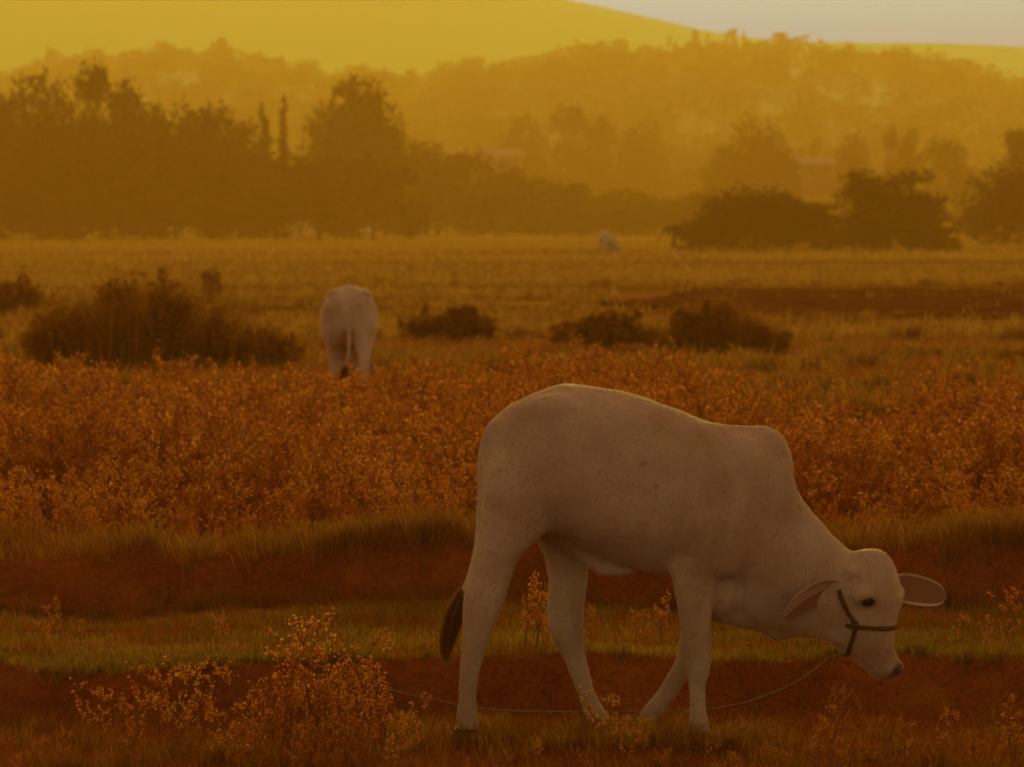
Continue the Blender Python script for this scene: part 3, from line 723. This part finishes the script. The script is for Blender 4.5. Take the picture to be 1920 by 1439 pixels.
# ------------------------------------------------------------------ grasses (stuff)
def pts_on(n, y0, y1, fn=None, wpad=1.0):
    y = rng.uniform(y0, y1, n); w = .1275 * y + wpad; x = rng.uniform(-1, 1, n) * w
    if fn is not None:
        k = fn(x, y); x, y = x[k], y[k]
    return np.stack([x, y, gz(x, y) - .004], 1)
def stuff_grass(name, P_, H, Wd, lean, mat, label):
    V, F = blades(P_, H, Wd, lean); o = obj(name, mesh_np(name, V, F), mat); tag(o, label, 'grass', kind='stuff'); return o
# green sward on the step
Pg = pts_on(130000, 14.7, 17.6, lambda x, y: (y > e1(x) - .03 + .03 * rng.normal(size=len(x))) & (y < e2(x) - .12) & (rng.uniform(size=len(x)) < .55 + .45 * sn(x, y, 3, 51)))
stuff_grass('grass_sward', Pg, rng.uniform(.015, .048, len(Pg)) * (1 + .5 * sn(Pg[:, 0], Pg[:, 1], 2.5, 52)), .0032, .6, M['grass'], 'short green grass on the low step behind the calf')
# tufts on the bund crest and its face
Pb = pts_on(70000, 17.0, 19.6, lambda x, y: (y > e2(x) - .02) & (y < e2(x) + 1.0) & (rng.uniform(size=len(x)) < .10 + .75 * ss(.0, .5, sn(x, y, 2.6, 53))))
stuff_grass('bund_grass', Pb, rng.uniform(.03, .10, len(Pb)) * (1 + .6 * sn(Pb[:, 0], Pb[:, 1], 2.2, 54)) * (.35 + .65 * ss(-.1, .12, Pb[:, 1] - e2(Pb[:, 0]))), .004, .55, M['bundgrass'], 'tufts of rough grass along the bund')
def tussocks(name, centres, per, h, spread, wd, mat, label):
    VV, FF, m = [], [], 0
    for (x, y) in centres:
        k = int(per * rng.uniform(.5, 1.4)); a = rng.uniform(0, 6.28, k); rr = np.abs(rng.normal(0, spread * .45, k)); hh = h * rng.uniform(.45, 1.1, k) * rng.uniform(.7, 1.25)
        bx, by = x + np.cos(a) * rr, y + np.sin(a) * rr; B_ = np.stack([bx, by, gz(bx, by) - .005], 1)
        out_ = np.stack([np.cos(a), np.sin(a), np.zeros(k)], 1) * (hh * rng.uniform(.1, .9, k))[:, None]
        wv = np.stack([-np.sin(a + 1), np.cos(a + 1), np.zeros(k)], 1) * wd * .5
        mid = B_ + out_ * .35 + np.array([0, 0, 1]) * (hh * .65)[:, None]; tip = B_ + out_ + np.array([0, 0, 1]) * (hh * rng.uniform(.6, 1.0, k))[:, None]
        V = np.stack([B_ - wv, B_ + wv, mid + wv * .8, mid - wv * .8, tip + wv * .1, tip - wv * .1], 1).reshape(-1, 3); i = np.arange(k)[:, None] * 6
        VV.append(V); FF.append(np.concatenate([i + np.array([[0, 1, 2, 3]]), i + np.array([[3, 2, 4, 5]])], 0) + m); m += len(V)
    o = obj(name, mesh_np(name, np.concatenate(VV), np.concatenate(FF)), mat); tag(o, label, 'grass', kind='stuff'); return o
xc = [x for x in rng.uniform(-3.4, 3.4, 420) if float(sn(np.array(x), np.array(0.), 1.9, 57)) + rng.normal(0, .25) > -.05]; tussocks('bund_tussocks', [(x, float(e2(np.array(x))) + rng.uniform(-.05, .5)) for x in xc], 75, .15 , .12, .0036, M['bundgrass'], 'bristling grass tussocks along the bund crest')
xc = rng.uniform(-3.4, 3.4, 70); tussocks('foot_tussocks', [(x, float(e2(np.array(x))) - rng.uniform(.2, .5)) for x in xc], 70, .12, .10, .0034, M['bundgrass'], 'low grass tussocks at the foot of the bund')
xc = [x for x in rng.uniform(-3.0, 3.0, 260) if float(sn(np.array(x), np.array(3.), 2.3, 58)) + rng.normal(0, .3) > 0]; tussocks('edge_tussocks', [(x, float(e1(np.array(x))) + rng.uniform(-.03, .16)) for x in xc], 60, .06, .07, .003, M['grass'], 'green tufts overhanging the edge of the low step')
xc = rng.uniform(-2.9, 2.9, 130); tussocks('foreground_tussocks', [(x, rng.uniform(12.6, 14.4)) for x in xc], 90, .085, .09, .003, M['bundgrass'], 'brown grass tufts in the bottom foreground')
xc = rng.normal(0, .13, 70); fx = rng.choice([877, 1130, 1310, 1215], 70); tussocks('hoof_tufts', [((fx[i] - CX) / PXM + xc[i], 13.85 + rng.uniform(-.25, .3)) for i in range(70)], 75, .10, .08, .003, M['bundgrass'], 'grass tufts hiding the hooves of the near calf')
Pl = pts_on(120000, 11, 19.0, lambda x, y: ((y < e1(x) + .02) | ((y > e2(x) - .35) & (y < e2(x) + .2))))
Vl, Fl = blades(Pl, rng.uniform(.012, .045, len(Pl)), .0034, 1.6); tag(obj('dead_litter', mesh_np('dead_litter', Vl, Fl), M['litter']), 'dead stalks and litter over the bare soil', 'litter', kind='stuff')
# thin dry grass and litter round the calf's feet
Pf = pts_on(60000, 10.5, 14.9, lambda x, y: (y < e1(x) - .1) & (rng.uniform(size=len(x)) < .35 + .65 * ss(-.2, .5, sn(x, y, 2.2, 55))))
stuff_grass('dry_grass', Pf, rng.uniform(.02, .075, len(Pf)), .003, .9, M['bundgrass'], 'thin brown grass around the feet of the near calf')
# field beyond the weeds: green-brown ground cover, then straw strips
def strip_mask(x, y): return sn(x * .10, y, .33, 61) + .35 * sn(x, y, .25, 62)
Pm = pts_on(110000, 32, 75, lambda x, y: rng.uniform(size=len(x)) < .5 + .5 * sn(x * .4, y, .8, 56), 3)
stuff_grass('field_grass', Pm, rng.uniform(.04, .13, len(Pm)), .008, .8, M['bundgrass'], 'low grass across the field behind the weeds')
Ps = pts_on(420000, 52, 400, lambda x, y: (strip_mask(x, y) > .15 + .12 * rng.normal(size=len(x))) & ~((y > 69) & (y < 101) & (x > 2.2 + 1.6 * sn(y, y * 0, .5, 64)) & (rng.uniform(size=len(x)) < .93)) & (rng.uniform(size=len(x)) < 1.2 * 60 / np.maximum(y, 50)), 5)
stuff_grass('straw_strips', Ps, rng.uniform(.06, .22, len(Ps)) * (.8 + Ps[:, 1] / 250), .010 + Ps[:, 1] * .00022, .7, M['straw'], 'golden strips of dry straw across the far field')

rows = []
for q in range(26):
    yr = 36 * (150 / 36) ** (q / 25.) * rng.uniform(.97, 1.03); wv = .1275 * yr + 2
    for k in range(int(rng.integers(2, 5))):
        x0 = rng.uniform(-wv, wv); ln = rng.uniform(1.5, 7) * yr / 50
        for t in range(int(ln * 5 * 50 / yr) + 4): rows.append((x0 + rng.uniform(0, ln), yr + rng.normal(0, .12 * yr / 50)))
bz = [(x_at((a + b) / 2, Y), x_at(b, Y) - x_at(a, Y), Y) for a, b, Y in ((40, 545, 48), (1035, 1260, 55), (1225, 1470, 54), (740, 935, 58))]
rows = [p_ for p_ in rows if not (69 < p_[1] < 101 and p_[0] > 2) and not any(Y - 6 < p_[1] < Y + 1 and abs(p_[0] - c) < w * .6 for c, w, Y in bz)]
tussocks('field_tussocks', rows, 34, .26, .22, .016, M['straw'], 'broken rows of dry golden tussocks crossing the field')
# ploughed strip on the right, with furrows
py_ = np.arange(70, 101, .22); pu = np.linspace(0, 1, 60); PU, PY = np.meshgrid(pu, py_)
x0_ = 2.6 + 1.6 * sn(PY, PY * 0, .5, 64) + (PY - 85) ** 2 * .012; PX_ = x0_ + PU * (34 - x0_)
PZ_ = gz(PX_, PY) + .02 + .05 * np.sin(PY * 9.2 + .4 * sn(PX_, PY, .3, 65)) + .02 * sn(PX_, PY, 3, 66)
nx, ny = len(pu), len(py_); ii = (np.arange(ny - 1)[:, None] * nx + np.arange(nx - 1)[None, :]).ravel()
M['plough'] = noise_mat('ploughed_soil', [(.3, (.10, .035, .012)), (.7, (.19, .07, .024))], scale=1.5, bump=.5, detail=8, spec=0, rough=1)
tag(obj('ploughed_strip', mesh_np('ploughed_strip', np.stack([PX_, PY, PZ_], 2).reshape(-1, 3), np.stack([ii, ii + 1, ii + nx + 1, ii + nx], 1), True), M['plough']), 'dark ploughed strip across the field at the right', kind='structure')

# ------------------------------------------------------------------ scrub bushes in the field
def leaf_cloud(r, lobes, n, size, thin=.0):
    """leaves spread through overlapping ellipsoids, denser at the skin"""
    vol = np.array([l[3] * l[4] * l[5] for l in lobes]); k = r.choice(len(lobes), n, p=vol / vol.sum())
    L = np.array(lobes)[k]; d = r.normal(size=(n, 3)); d /= np.linalg.norm(d, axis=1, keepdims=True)
    rad = r.uniform(0, 1, n) ** .42
    # clumps: pull leaves towards random clump centres
    C = L[:, :3] + d * rad[:, None] * L[:, 3:6]
    nc = max(8, n // 26); cc = C[r.choice(n, nc)]; pick = r.integers(0, nc, n)
    lam = r.uniform(0, 1, n) < .6
    near = cc[pick] + r.normal(0, 1, (n, 3)) * (L[:, 3:6].mean(1, keepdims=True) * .16)
    C = np.where(lam[:, None], near, C)
    return leaf_quads(C, r.uniform(.6, 1.4, n) * size, .7, r=r)
def bush(name, px0, px1, ptop, Y, label, seed, mat='scrub', lobes=None, n=5200, leaf=.085, grassy=False):
    r = np.random.default_rng(seed)
    x0, x1 = x_at(px0, Y), x_at(px1, Y); cx, hw = (x0 + x1) / 2, (x1 - x0) / 2; z0 = float(gz(cx, Y)); H = z_at(ptop, Y) - z0
    root = empty(name, (cx, Y, z0)); tag(root, label, 'bush')
    lobes = lobes or [(-.5, 0, .35, .5, .5, .4), (0, .1, .5, .55, .55, .5), (.5, 0, .38, .5, .5, .38)]
    LB = []
    for a, b, c, d, e, f in lobes:                              # each mass breaks into uneven clumps
        for q in range(7):
            u, v = r.uniform(-.8, .8), r.uniform(-.8, .8); top_ = (c + f) * (1 - .45 * u * u) * r.uniform(.6, 1.02); k_ = r.uniform(.28, .5)
            LB.append(((a + u * d) * hw, (b + v * e) * hw * .7, top_ * H * .55, d * hw * k_, e * hw * k_, top_ * H * .45))
    V, F = leaf_cloud(r, LB, n, leaf); V[:, 2] = np.abs(V[:, 2])
    sp_ = []                                                    # loose sprigs round the outline
    for q in range(26):
        l = LB[int(r.integers(0, len(LB)))]; b0 = np.array([l[0] + r.normal(0, l[3] * .6), l[1], l[2] + l[5] * r.uniform(.5, 1.0)]); dr = np.array([r.normal(0, .5), r.normal(0, .3), 1.0]) * H * r.uniform(.06, .2)
        sp_.append(b0 + np.linspace(0, 1, 9)[:, None] * dr + r.normal(0, leaf * .25, (9, 3)))
    V2, F2 = leaf_quads(np.concatenate(sp_), leaf * .7, .6, r=r); F = np.concatenate([F, F2 + len(V)]); V = np.concatenate([V, V2])
    obj('foliage', mesh_np('foliage', V, F), M[mat], root)
    g = Geo()
    for q in range(14):
        l = LB[q % len(LB)]; a = r.uniform(0, 6.28); e = Vector((l[0] + math.cos(a) * l[3] * .6, l[1] + math.sin(a) * l[4] * .6, l[2] + l[5] * r.uniform(.1, .8)))
        s = Vector((l[0] * .6 + r.normal(0, .05), r.normal(0, .05), -.02)); tube(g, [s, s.lerp(e, .5) + Vector((0, 0, .08)), e], [.02, .013, .004], 5)
    obj('stems', g.mesh('stems'), M['weedstem'], root)
    if grassy:
        n2 = 1100; ang = r.uniform(0, 6.28, n2); rr = np.sqrt(r.uniform(0, 1, n2)); base = np.stack([np.cos(ang) * rr * hw * .95, np.sin(ang) * rr * hw * .5, np.zeros(n2)], 1)
        hh = H * (1 - .75 * (base[:, 0] / hw) ** 2) * r.uniform(.55, 1.05, n2)
        V, F = blades(base, hh, .014, .6, r); obj('long_grass', mesh_np('long_grass', V, F), M['bundgrass'], root)
    return root
bush('scrub_bush', 30, 560, 476, 48, 'large dark scrub bush left of the calf seen from behind', 71, lobes=[(-.62, 0, .25, .42, .5, .32), (-.25, 0, .45, .42, .5, .48), (.12, 0, .42, .42, .5, .40), (.5, 0, .28, .45, .5, .32), (.8, 0, .16, .25, .35, .18)], n=12000, grassy=True)
bush('scrub_bush', 1030, 1265, 566, 55, 'low dark scrub bush above the back of the near calf, left of a pair', 72, n=3600)
bush('scrub_bush', 1220, 1480, 548, 54, 'low dark scrub bush above the back of the near calf, right of a pair', 73, lobes=[(-.4, 0, .45, .45, .5, .45), (.1, 0, .5, .5, .5, .5), (.65, 0, .25, .35, .4, .28)], n=5200, grassy=True)
bush('scrub_bush', 735, 940, 552, 58, 'faint green low bush right of the calf seen from behind', 74, n=3400, mat='bundgrass')
bush('scrub_bush', -60, 110, 500, 75, 'leafy green low bush at the left edge of the field', 75, n=2400, mat='scrub')
bush('scrub_bush', 380, 418, 488, 85, 'small upright dark shrub alone in the straw field', 76, n=900, lobes=[(0, 0, .5, .9, .9, .5)])
bush('scrub_bush', 292, 320, 500, 88, 'tiny dark shrub just left of the upright one', 77, n=600, lobes=[(0, 0, .5, .9, .9, .5)])

# ------------------------------------------------------------------ trees
def tree_proto(seed, H, W_, kind, n, leaf):
    r = np.random.default_rng(seed); lobes = []
    if kind == 'dome':
        lobes = [(0, 0, H * .60, W_ * .44, W_ * .44, H * .39)]
        for q in range(12):
            a = q * .7 + r.uniform(-.3, .3); lobes.append((math.cos(a) * W_ * .31, math.sin(a) * W_ * .31, H * r.uniform(.16, .72), W_ * .23, W_ * .23, H * .17))
    elif kind == 'irregular':
        for q in range(15):
            a = r.uniform(0, 6.28); t = .13 + .8 * q / 14; k_ = .36 * (1.1 - t * .55); lobes.append((math.cos(a) * W_ * k_, math.sin(a) * W_ * k_, H * t, W_ * r.uniform(.17, .27), W_ * r.uniform(.17, .27), H * r.uniform(.09, .14)))
    elif kind == 'wispy':
        for q in range(9):
            a = r.uniform(0, 6.28); t = r.uniform(.45, .97); lobes.append((math.cos(a) * W_ * .36 * (1.2 - t * .7), math.sin(a) * W_ * .36 * (1.2 - t * .7), H * t, W_ * r.uniform(.09, .16), W_ * r.uniform(.09, .16), H * r.uniform(.035, .07)))
    elif kind == 'slim':
        for q in range(8):
            t = .22 + .74 * q / 7; lobes.append((r.normal(0, W_ * .07), r.normal(0, W_ * .07), H * t, W_ * .33 * (1.1 - .7 * t), W_ * .33 * (1.1 - .7 * t), H * .09))
    V, F = leaf_cloud(r, lobes, n, leaf); V[:, 2] = np.maximum(V[:, 2], H * .03)
    g = Geo(); top = H * (.75 if kind != 'slim' else .92); rad = H * .024
    tr = [Vector((r.normal(0, H * .006) * i, r.normal(0, H * .006) * i, top * i / 6)) for i in range(7)]; tr[0].z = -H * .03
    tube(g, tr, [rad * (1.25 if i == 0 else 1 - .85 * i / 6) for i in range(7)], 7)
    for q, l in enumerate(lobes):
        i = 1 + q % 4; s = tr[i]; e = Vector(l[:3]); tube(g, [s, s.lerp(e, .55) + Vector((0, 0, H * .02)), e], [rad * .42, rad * .28, rad * .08], 5)
    tm = g.mesh('trunk', True); tm.materials.append(M['bark'])
    return tm, (V, F)
TP = {}
def get_tree(key, *a, mat='tree'):
    if key not in TP:
        tm, (V, F) = tree_proto(*a); cm = mesh_np('crown', V, F); cm.materials.append(M[mat]); TP[key] = (tm, cm, (V, F))
    return TP[key]
KINDS = [('dome', 'd1', 201), ('dome', 'd2', 202), ('irregular', 'i1', 203), ('irregular', 'i2', 204), ('wispy', 'w1', 205), ('slim', 's1', 206)]
for kind, key, sd in KINDS: get_tree(key, sd, 10.0, 10.0 if kind != 'slim' else 4.0, kind, {'dome': 6500, 'irregular': 5000, 'wispy': 1500, 'slim': 2200}[kind], .42)
def put_tree(px, ptop, wpx, Y, key, label, group=None, z0=None, name='tree'):
    x = x_at(px, Y); z0 = float(gz(x, Y)) if z0 is None else z0
    H = (z_at(ptop, Y) - z0) / 10.0; wd = wpx / FPX * Y / (10.0 if key[0] != 's' else 4.0)
    r = empty(name, (x, Y, z0 - .05), rng.uniform(0, 6.28), (wd, wd, H)); tag(r, label, 'tree', group)
    obj('trunk', TP[key][0], None, r); obj('crown', TP[key][1], None, r)
    return r
G1 = 'trees of the dark grove on the left'
LG = 'dark round tree merging into the grove along the left field edge'
put_tree(72, 133, 185, 372, 'd1', 'tall domed dark tree at the far left of the treeline')
put_tree(205, 124, 150, 366, 'i1', 'tall dark tree with a ragged top, second from the left edge')
for px, pt, w, Y, k in [(-70, 160, 200, 378, 'd2'), (0, 185, 190, 360, 'i2'), (130, 190, 190, 358, 'd2'), (268, 185, 170, 362, 'd1'), (330, 188, 170, 368, 'd2'), (395, 202, 160, 366, 'i1'), (300, 250, 200, 352, 'd1'), (200, 270, 220, 350, 'i2'), (80, 280, 220, 350, 'd2'), (450, 222, 150, 372, 'd1'), (420, 290, 210, 352, 'i2'), (-30, 300, 220, 350, 'd1'),
                        (520, 280, 190, 356, 'd2'), (600, 290, 200, 358, 'd1'), (700, 300, 200, 360, 'i1'), (470, 330, 190, 348, 'd2'), (330, 340, 200, 346, 'i1'), (150, 350, 210, 346, 'd1')]:
    put_tree(px, pt, w, Y, k, LG, G1)
put_tree(500, 200, 42, 380, 's1', 'slim upright tree in the gap of the left treeline, left of two')
put_tree(533, 186, 48, 384, 's1', 'slim upright tree in the gap of the left treeline, right of two')
put_tree(660, 148, 185, 430, 'i2', 'broad tall tree rising above the treeline left of centre')
put_tree(625, 190, 150, 425, 'd1', 'rounded lower tree leaning against the broad tall tree, on its left')
put_tree(725, 205, 130, 428, 'd2', 'rounded lower tree leaning against the broad tall tree, on its right')
G2 = 'hazy trees behind the field at the centre'
LC = 'hazy golden brown tree in the low belt at centre'
for px, pt, w, Y, k in [(800, 262, 150, 450, 'd1'), (870, 285, 140, 450, 'i1'), (940, 300, 150, 455, 'd2'), (1010, 330, 150, 440, 'd1'), (1090, 345, 150, 440, 'i2'), (1170, 352, 160, 438, 'd1'), (820, 340, 190, 420, 'd2'), (930, 360, 170, 420, 'i1'), (1040, 385, 160, 415, 'd2'), (1140, 395, 150, 412, 'i1'), (1230, 372, 140, 430, 'd2'), (1300, 360, 150, 440, 'i1'), (760, 320, 170, 425, 'd1')]:
    put_tree(px, pt, w, Y, k, LC, G2)
for px, pt, w, Y, k, lab in [(985, 214, 105, 720, 'd1', 'pale round tree in the haze, left of three at centre'), (1095, 200, 150, 715, 'i1', 'pale broad tree in the haze, middle of three at centre'), (1205, 220, 115, 720, 'd2', 'pale round tree in the haze, right of three at centre'),
                             (1420, 218, 160, 560, 'd2', 'large hazy dome-shaped tree right of centre'), (1370, 270, 130, 555, 'd1', 'lower hazy tree at the left foot of the large dome'), (1600, 247, 80, 600, 'd1', 'small hazy round tree above the pale roofs'), (1680, 240, 60, 590, 'i1', 'small hazy tree right of the roofs, left of two'), (1712, 244, 56, 592, 'i2', 'small hazy tree right of the roofs, right of two'),
                             (1770, 262, 130, 540, 'i1', 'hazy spreading tree behind the right-hand trees'), (1895, 245, 120, 400, 'i2', 'hazy tree rising at the right edge'), (1510, 220, 90, 760, 'w1', 'thin feathery tree beside the large hazy dome'),
                             (1885, 312, 200, 270, 'd1', 'big dark round tree cut by the right edge'), (1665, 318, 230, 232, 'i2', 'dark bushy tree with a spiky top at the right of the field'), (1415, 345, 240, 238, 'd2', 'wide dark domed tree in the middle of the field edge'), (1330, 408, 120, 236, 'd1', 'low dark bush tree left of the wide dome'), (1555, 378, 130, 234, 'i2', 'dark tree between the wide dome and the spiky one'),
                             (1375, 362, 180, 237, 'd1', 'dark rounded tree filling the left side of the wide dome'), (1455, 356, 170, 236, 'd2', 'dark rounded tree filling the right side of the wide dome'), (1640, 345, 150, 233, 'd1', 'dark rounded tree on the left shoulder of the spiky one'), (1705, 352, 140, 233, 'd2', 'dark rounded tree on the right shoulder of the spiky one'), (1480, 400, 150, 233, 'd1', 'low dark bush tree under the right side of the wide dome'), (1600, 420, 130, 230, 'd2', 'low dark bush tree at the left foot of the spiky tree'), (1740, 405, 110, 232, 'i2', 'low dark bush tree at the right foot of the spiky tree'), (1772, 440, 70, 231, 'i1', 'lowest dark bush at the right end of the field edge trees'), (1300, 432, 80, 232, 'i2', 'lowest dark bush beside the low palm'), (1960, 300, 200, 275, 'd2', 'dark tree mostly outside the right edge')]:
    put_tree(px, pt, w, Y, k, lab)
# palm with drooping fronds at the left end of the right-hand trees
def palm(px, Y, ptop, label):
    x = x_at(px, Y); z0 = float(gz(x, Y)); H = z_at(ptop, Y) - z0
    r = empty('palm_tree', (x, Y, z0)); tag(r, label, 'tree')
    g = Geo(); tube(g, [(0, 0, -.1), (.03, 0, H * .3), (.08, 0, H * .62)], [.16, .13, .11], 8); obj('trunk', g.mesh('trunk', True), M['bark'], r)
    for q in range(13):
        a = q * 2.4; el = .9 - .1 * (q % 5); V = []; Fq = []
        for i in range(9):
            t = i / 8; d = H * .62 * t; c = Vector((.08 + math.cos(a) * d, math.sin(a) * d, H * .62 + H * (.75 * el * t - .95 * t * t) + H * .02))
            sd_ = Vector((-math.sin(a), math.cos(a), -.4)) * H * .10 * math.sin(math.pi * min(t + .12, 1)); V += [c - sd_, c + Vector((0, 0, .03)), c + Vector((sd_.x * -1, sd_.y * -1, sd_.z)) * -1 + Vector((0, 0, 2 * sd_.z))]
        for i in range(8):
            Fq += [(3 * i, 3 * i + 1, 3 * i + 4, 3 * i + 3), (3 * i + 1, 3 * i + 2, 3 * i + 5, 3 * i + 4)]
        obj('frond', mesh_np('frond', [tuple(v) for v in V], Fq), M['tree'], r)
palm(1262, 236, 408, 'low palm with drooping fronds at the left end of the right trees')

# hillside wood: ridge-line trees and the largest on the slope as single trees, the rest one mass
for kind, key, sd in [('dome', 'hd', 301), ('irregular', 'hi', 302), ('wispy', 'hw', 303), ('slim', 'hs', 304), ('irregular', 'hj', 305)]:
    get_tree(key, sd, 10.0, 10.0 if kind != 'slim' else 4.0, kind, {'dome': 900, 'irregular': 800, 'wispy': 330, 'slim': 420}[kind], 1.05, mat='hilltree')
def hill_tree(x, Y, H, Wm, key, label, group):
    r = empty('hill_tree', (x, Y, float(hill_z(np.array(x), np.array(Y))) - .2), rng.uniform(0, 6.28), (Wm / (10. if key != 'hs' else 4.), Wm / (10. if key != 'hs' else 4.), H / 10.)); tag(r, label, 'tree', group)
    obj('trunk', TP[key][0], None, r); obj('crown', TP[key][1], None, r)
LR = 'small tree standing in the ragged row on the hill crest'
px = -60
while px < 1990:
    key = random.choice(['hw', 'hi', 'hj', 'hw', 'hs', 'hi', 'hw'] if (px > 1000 or 330 < px < 520) else ['hd', 'hd', 'hi', 'hj', 'hd'])
    Y = 1490 + random.uniform(-20, 15); wv = random.uniform(24, 52) * (1.25 if key == 'hd' else 1) * (.6 if key == 'hs' else 1)
    hh = (random.uniform(30, 78) if key != 'hd' else random.uniform(28, 44)) * Y / FPX
    hill_tree(x_at(px, Y), Y, hh, wv * Y / FPX, key, LR, 'trees on the hill crest')
    px += random.uniform(9, 24)
for px, h_, w_, key in [(1120, 62, 42, 'hw'), (1590, 60, 34, 'hs'), (430, 58, 40, 'hw'), (1030, 50, 40, 'hi'), (1470, 52, 44, 'hw'), (1300, 54, 40, 'hi'), (810, 42, 60, 'hw'), (790, 38, 44, 'hw')]:
    hill_tree(x_at(px, 1488), 1488, h_ * 1488 / FPX, w_ * 1488 / FPX, key, LR, 'trees on the hill crest')
HV, HF_, hn = [], [], 0; slope = []
for q in range(1000):
    Y = rng.uniform(700, 1485); x = rng.uniform(-.135, .135) * Y; slope.append((Y, x))
slope.sort()
for q, (Y, x) in enumerate(slope):
    key = ['hd', 'hi', 'hd', 'hj', 'hw'][int(rng.integers(0, 5))]; H = rng.uniform(6, 10); Wm = rng.uniform(7, 12)
    if q < 150:
        hill_tree(x, Y, H, Wm, key, 'hazy tree on the lower slope of the wooded hill', 'trees on the hill slope'); continue
    V, F = TP[key][2]; keep = rng.uniform(size=len(F)) < .4; Vk = V.reshape(-1, 4, 3)[keep].reshape(-1, 3) * np.array([Wm / 10, Wm / 10, H / 10])
    Vk = Vk + np.array([x, Y, float(hill_z(np.array(x), np.array(Y)))]); HV.append(Vk); HF_.append(np.arange(len(Vk)).reshape(-1, 4) + hn); hn += len(Vk)
tag(obj('hillside_wood', mesh_np('hillside_wood', np.concatenate(HV), np.concatenate(HF_)), M['hilltree']), 'wood covering the hillside as one hazy mass', 'wood', kind='stuff')

# ------------------------------------------------------------------ far farm buildings
def house(px0, px1, pridge, peave, pbase, Y, label, depth=5.0):
    x0, x1 = x_at(px0, Y), x_at(px1, Y); z0, ze, zr = z_at(pbase, Y), z_at(peave, Y), z_at(pridge, Y); cx = (x0 + x1) / 2; w = (x1 - x0) / 2
    r = empty('farm_house', (cx, Y, z0)); tag(r, label, 'house')
    def box(nm, a, b, m, par=r):
        (ax, ay, az), (bx, by, bz) = a, b
        V = [(ax, ay, az), (bx, ay, az), (bx, by, az), (ax, by, az), (ax, ay, bz), (bx, ay, bz), (bx, by, bz), (ax, by, bz)]
        return obj(nm, mesh_np(nm, V, [(0, 3, 2, 1), (4, 5, 6, 7), (0, 1, 5, 4), (1, 2, 6, 5), (2, 3, 7, 6), (3, 0, 4, 7)]), m, par)
    wl = box('wall', (-w * .92, 0, -3), (w * .92, depth, ze - z0), M['wall'])
    box('door', (-.5, -.06, -.4), (.5, -.004, (ze - z0) * .75), M['doorwood'])
    for s in (-.55, .55): box('window', (w * s - .5, -.06, (ze - z0) * .35), (w * s + .5, -.004, (ze - z0) * .75), M['doorwood'])
    e, t = ze - z0, zr - z0
    V = [(-w, -.6, e - .1), (w, -.6, e - .1), (w, depth / 2, t), (-w, depth / 2, t), (-w, depth + .6, e - .1), (w, depth + .6, e - .1)]
    V2 = [(a, b, c - .12) for a, b, c in V]
    obj('roof', mesh_np('roof', V + V2, [(0, 1, 2, 3), (3, 2, 5, 4), (7, 6, 9, 8), (8, 9, 10, 11), (0, 6, 7, 1), (4, 5, 11, 10), (0, 3, 9, 6), (3, 4, 10, 9), (1, 7, 8, 2), (2, 8, 11, 5)]), M['roof'], r)
house(1478, 1568, 296, 308, 325, 585, 'pale roofed low farmhouse among the trees at the right')
house(1578, 1618, 276, 289, 305, 640, 'smaller pale roofed house behind the farmhouse')
house(905, 985, 280, 292, 308, 680, 'pale roofed house barely visible in the haze at centre')

# ------------------------------------------------------------------ haze: warm evening air round the whole scene
def haze_box(a, b):
    (ax, ay, az), (bx, by, bz) = a, b
    V = [(ax, ay, az), (bx, ay, az), (bx, by, az), (ax, by, az), (ax, ay, bz), (bx, ay, bz), (bx, by, bz), (ax, by, bz)]
    me = mesh_np('haze', V, [(0, 3, 2, 1), (4, 5, 6, 7), (0, 1, 5, 4), (1, 2, 6, 5), (2, 3, 7, 6), (3, 0, 4, 7)])
    m, nt, out = new_mat('evening_haze')
    v = nt.nodes.new('ShaderNodeVolumePrincipled'); v.inputs['Color'].default_value = HAZE_COL
    v.inputs['Density'].default_value = HAZE_DENSITY; v.inputs['Anisotropy'].default_value = HAZE_G
    v.inputs['Absorption Color'].default_value = (1, 1, 1, 1)
    nt.links.new(v.outputs[0], out.inputs['Volume'])
    return obj('haze', me, m)
tag(haze_box((-5300, -1500, -3.5), (5300, 9100, 262)), 'warm golden evening haze over the whole field', 'haze', kind='stuff')
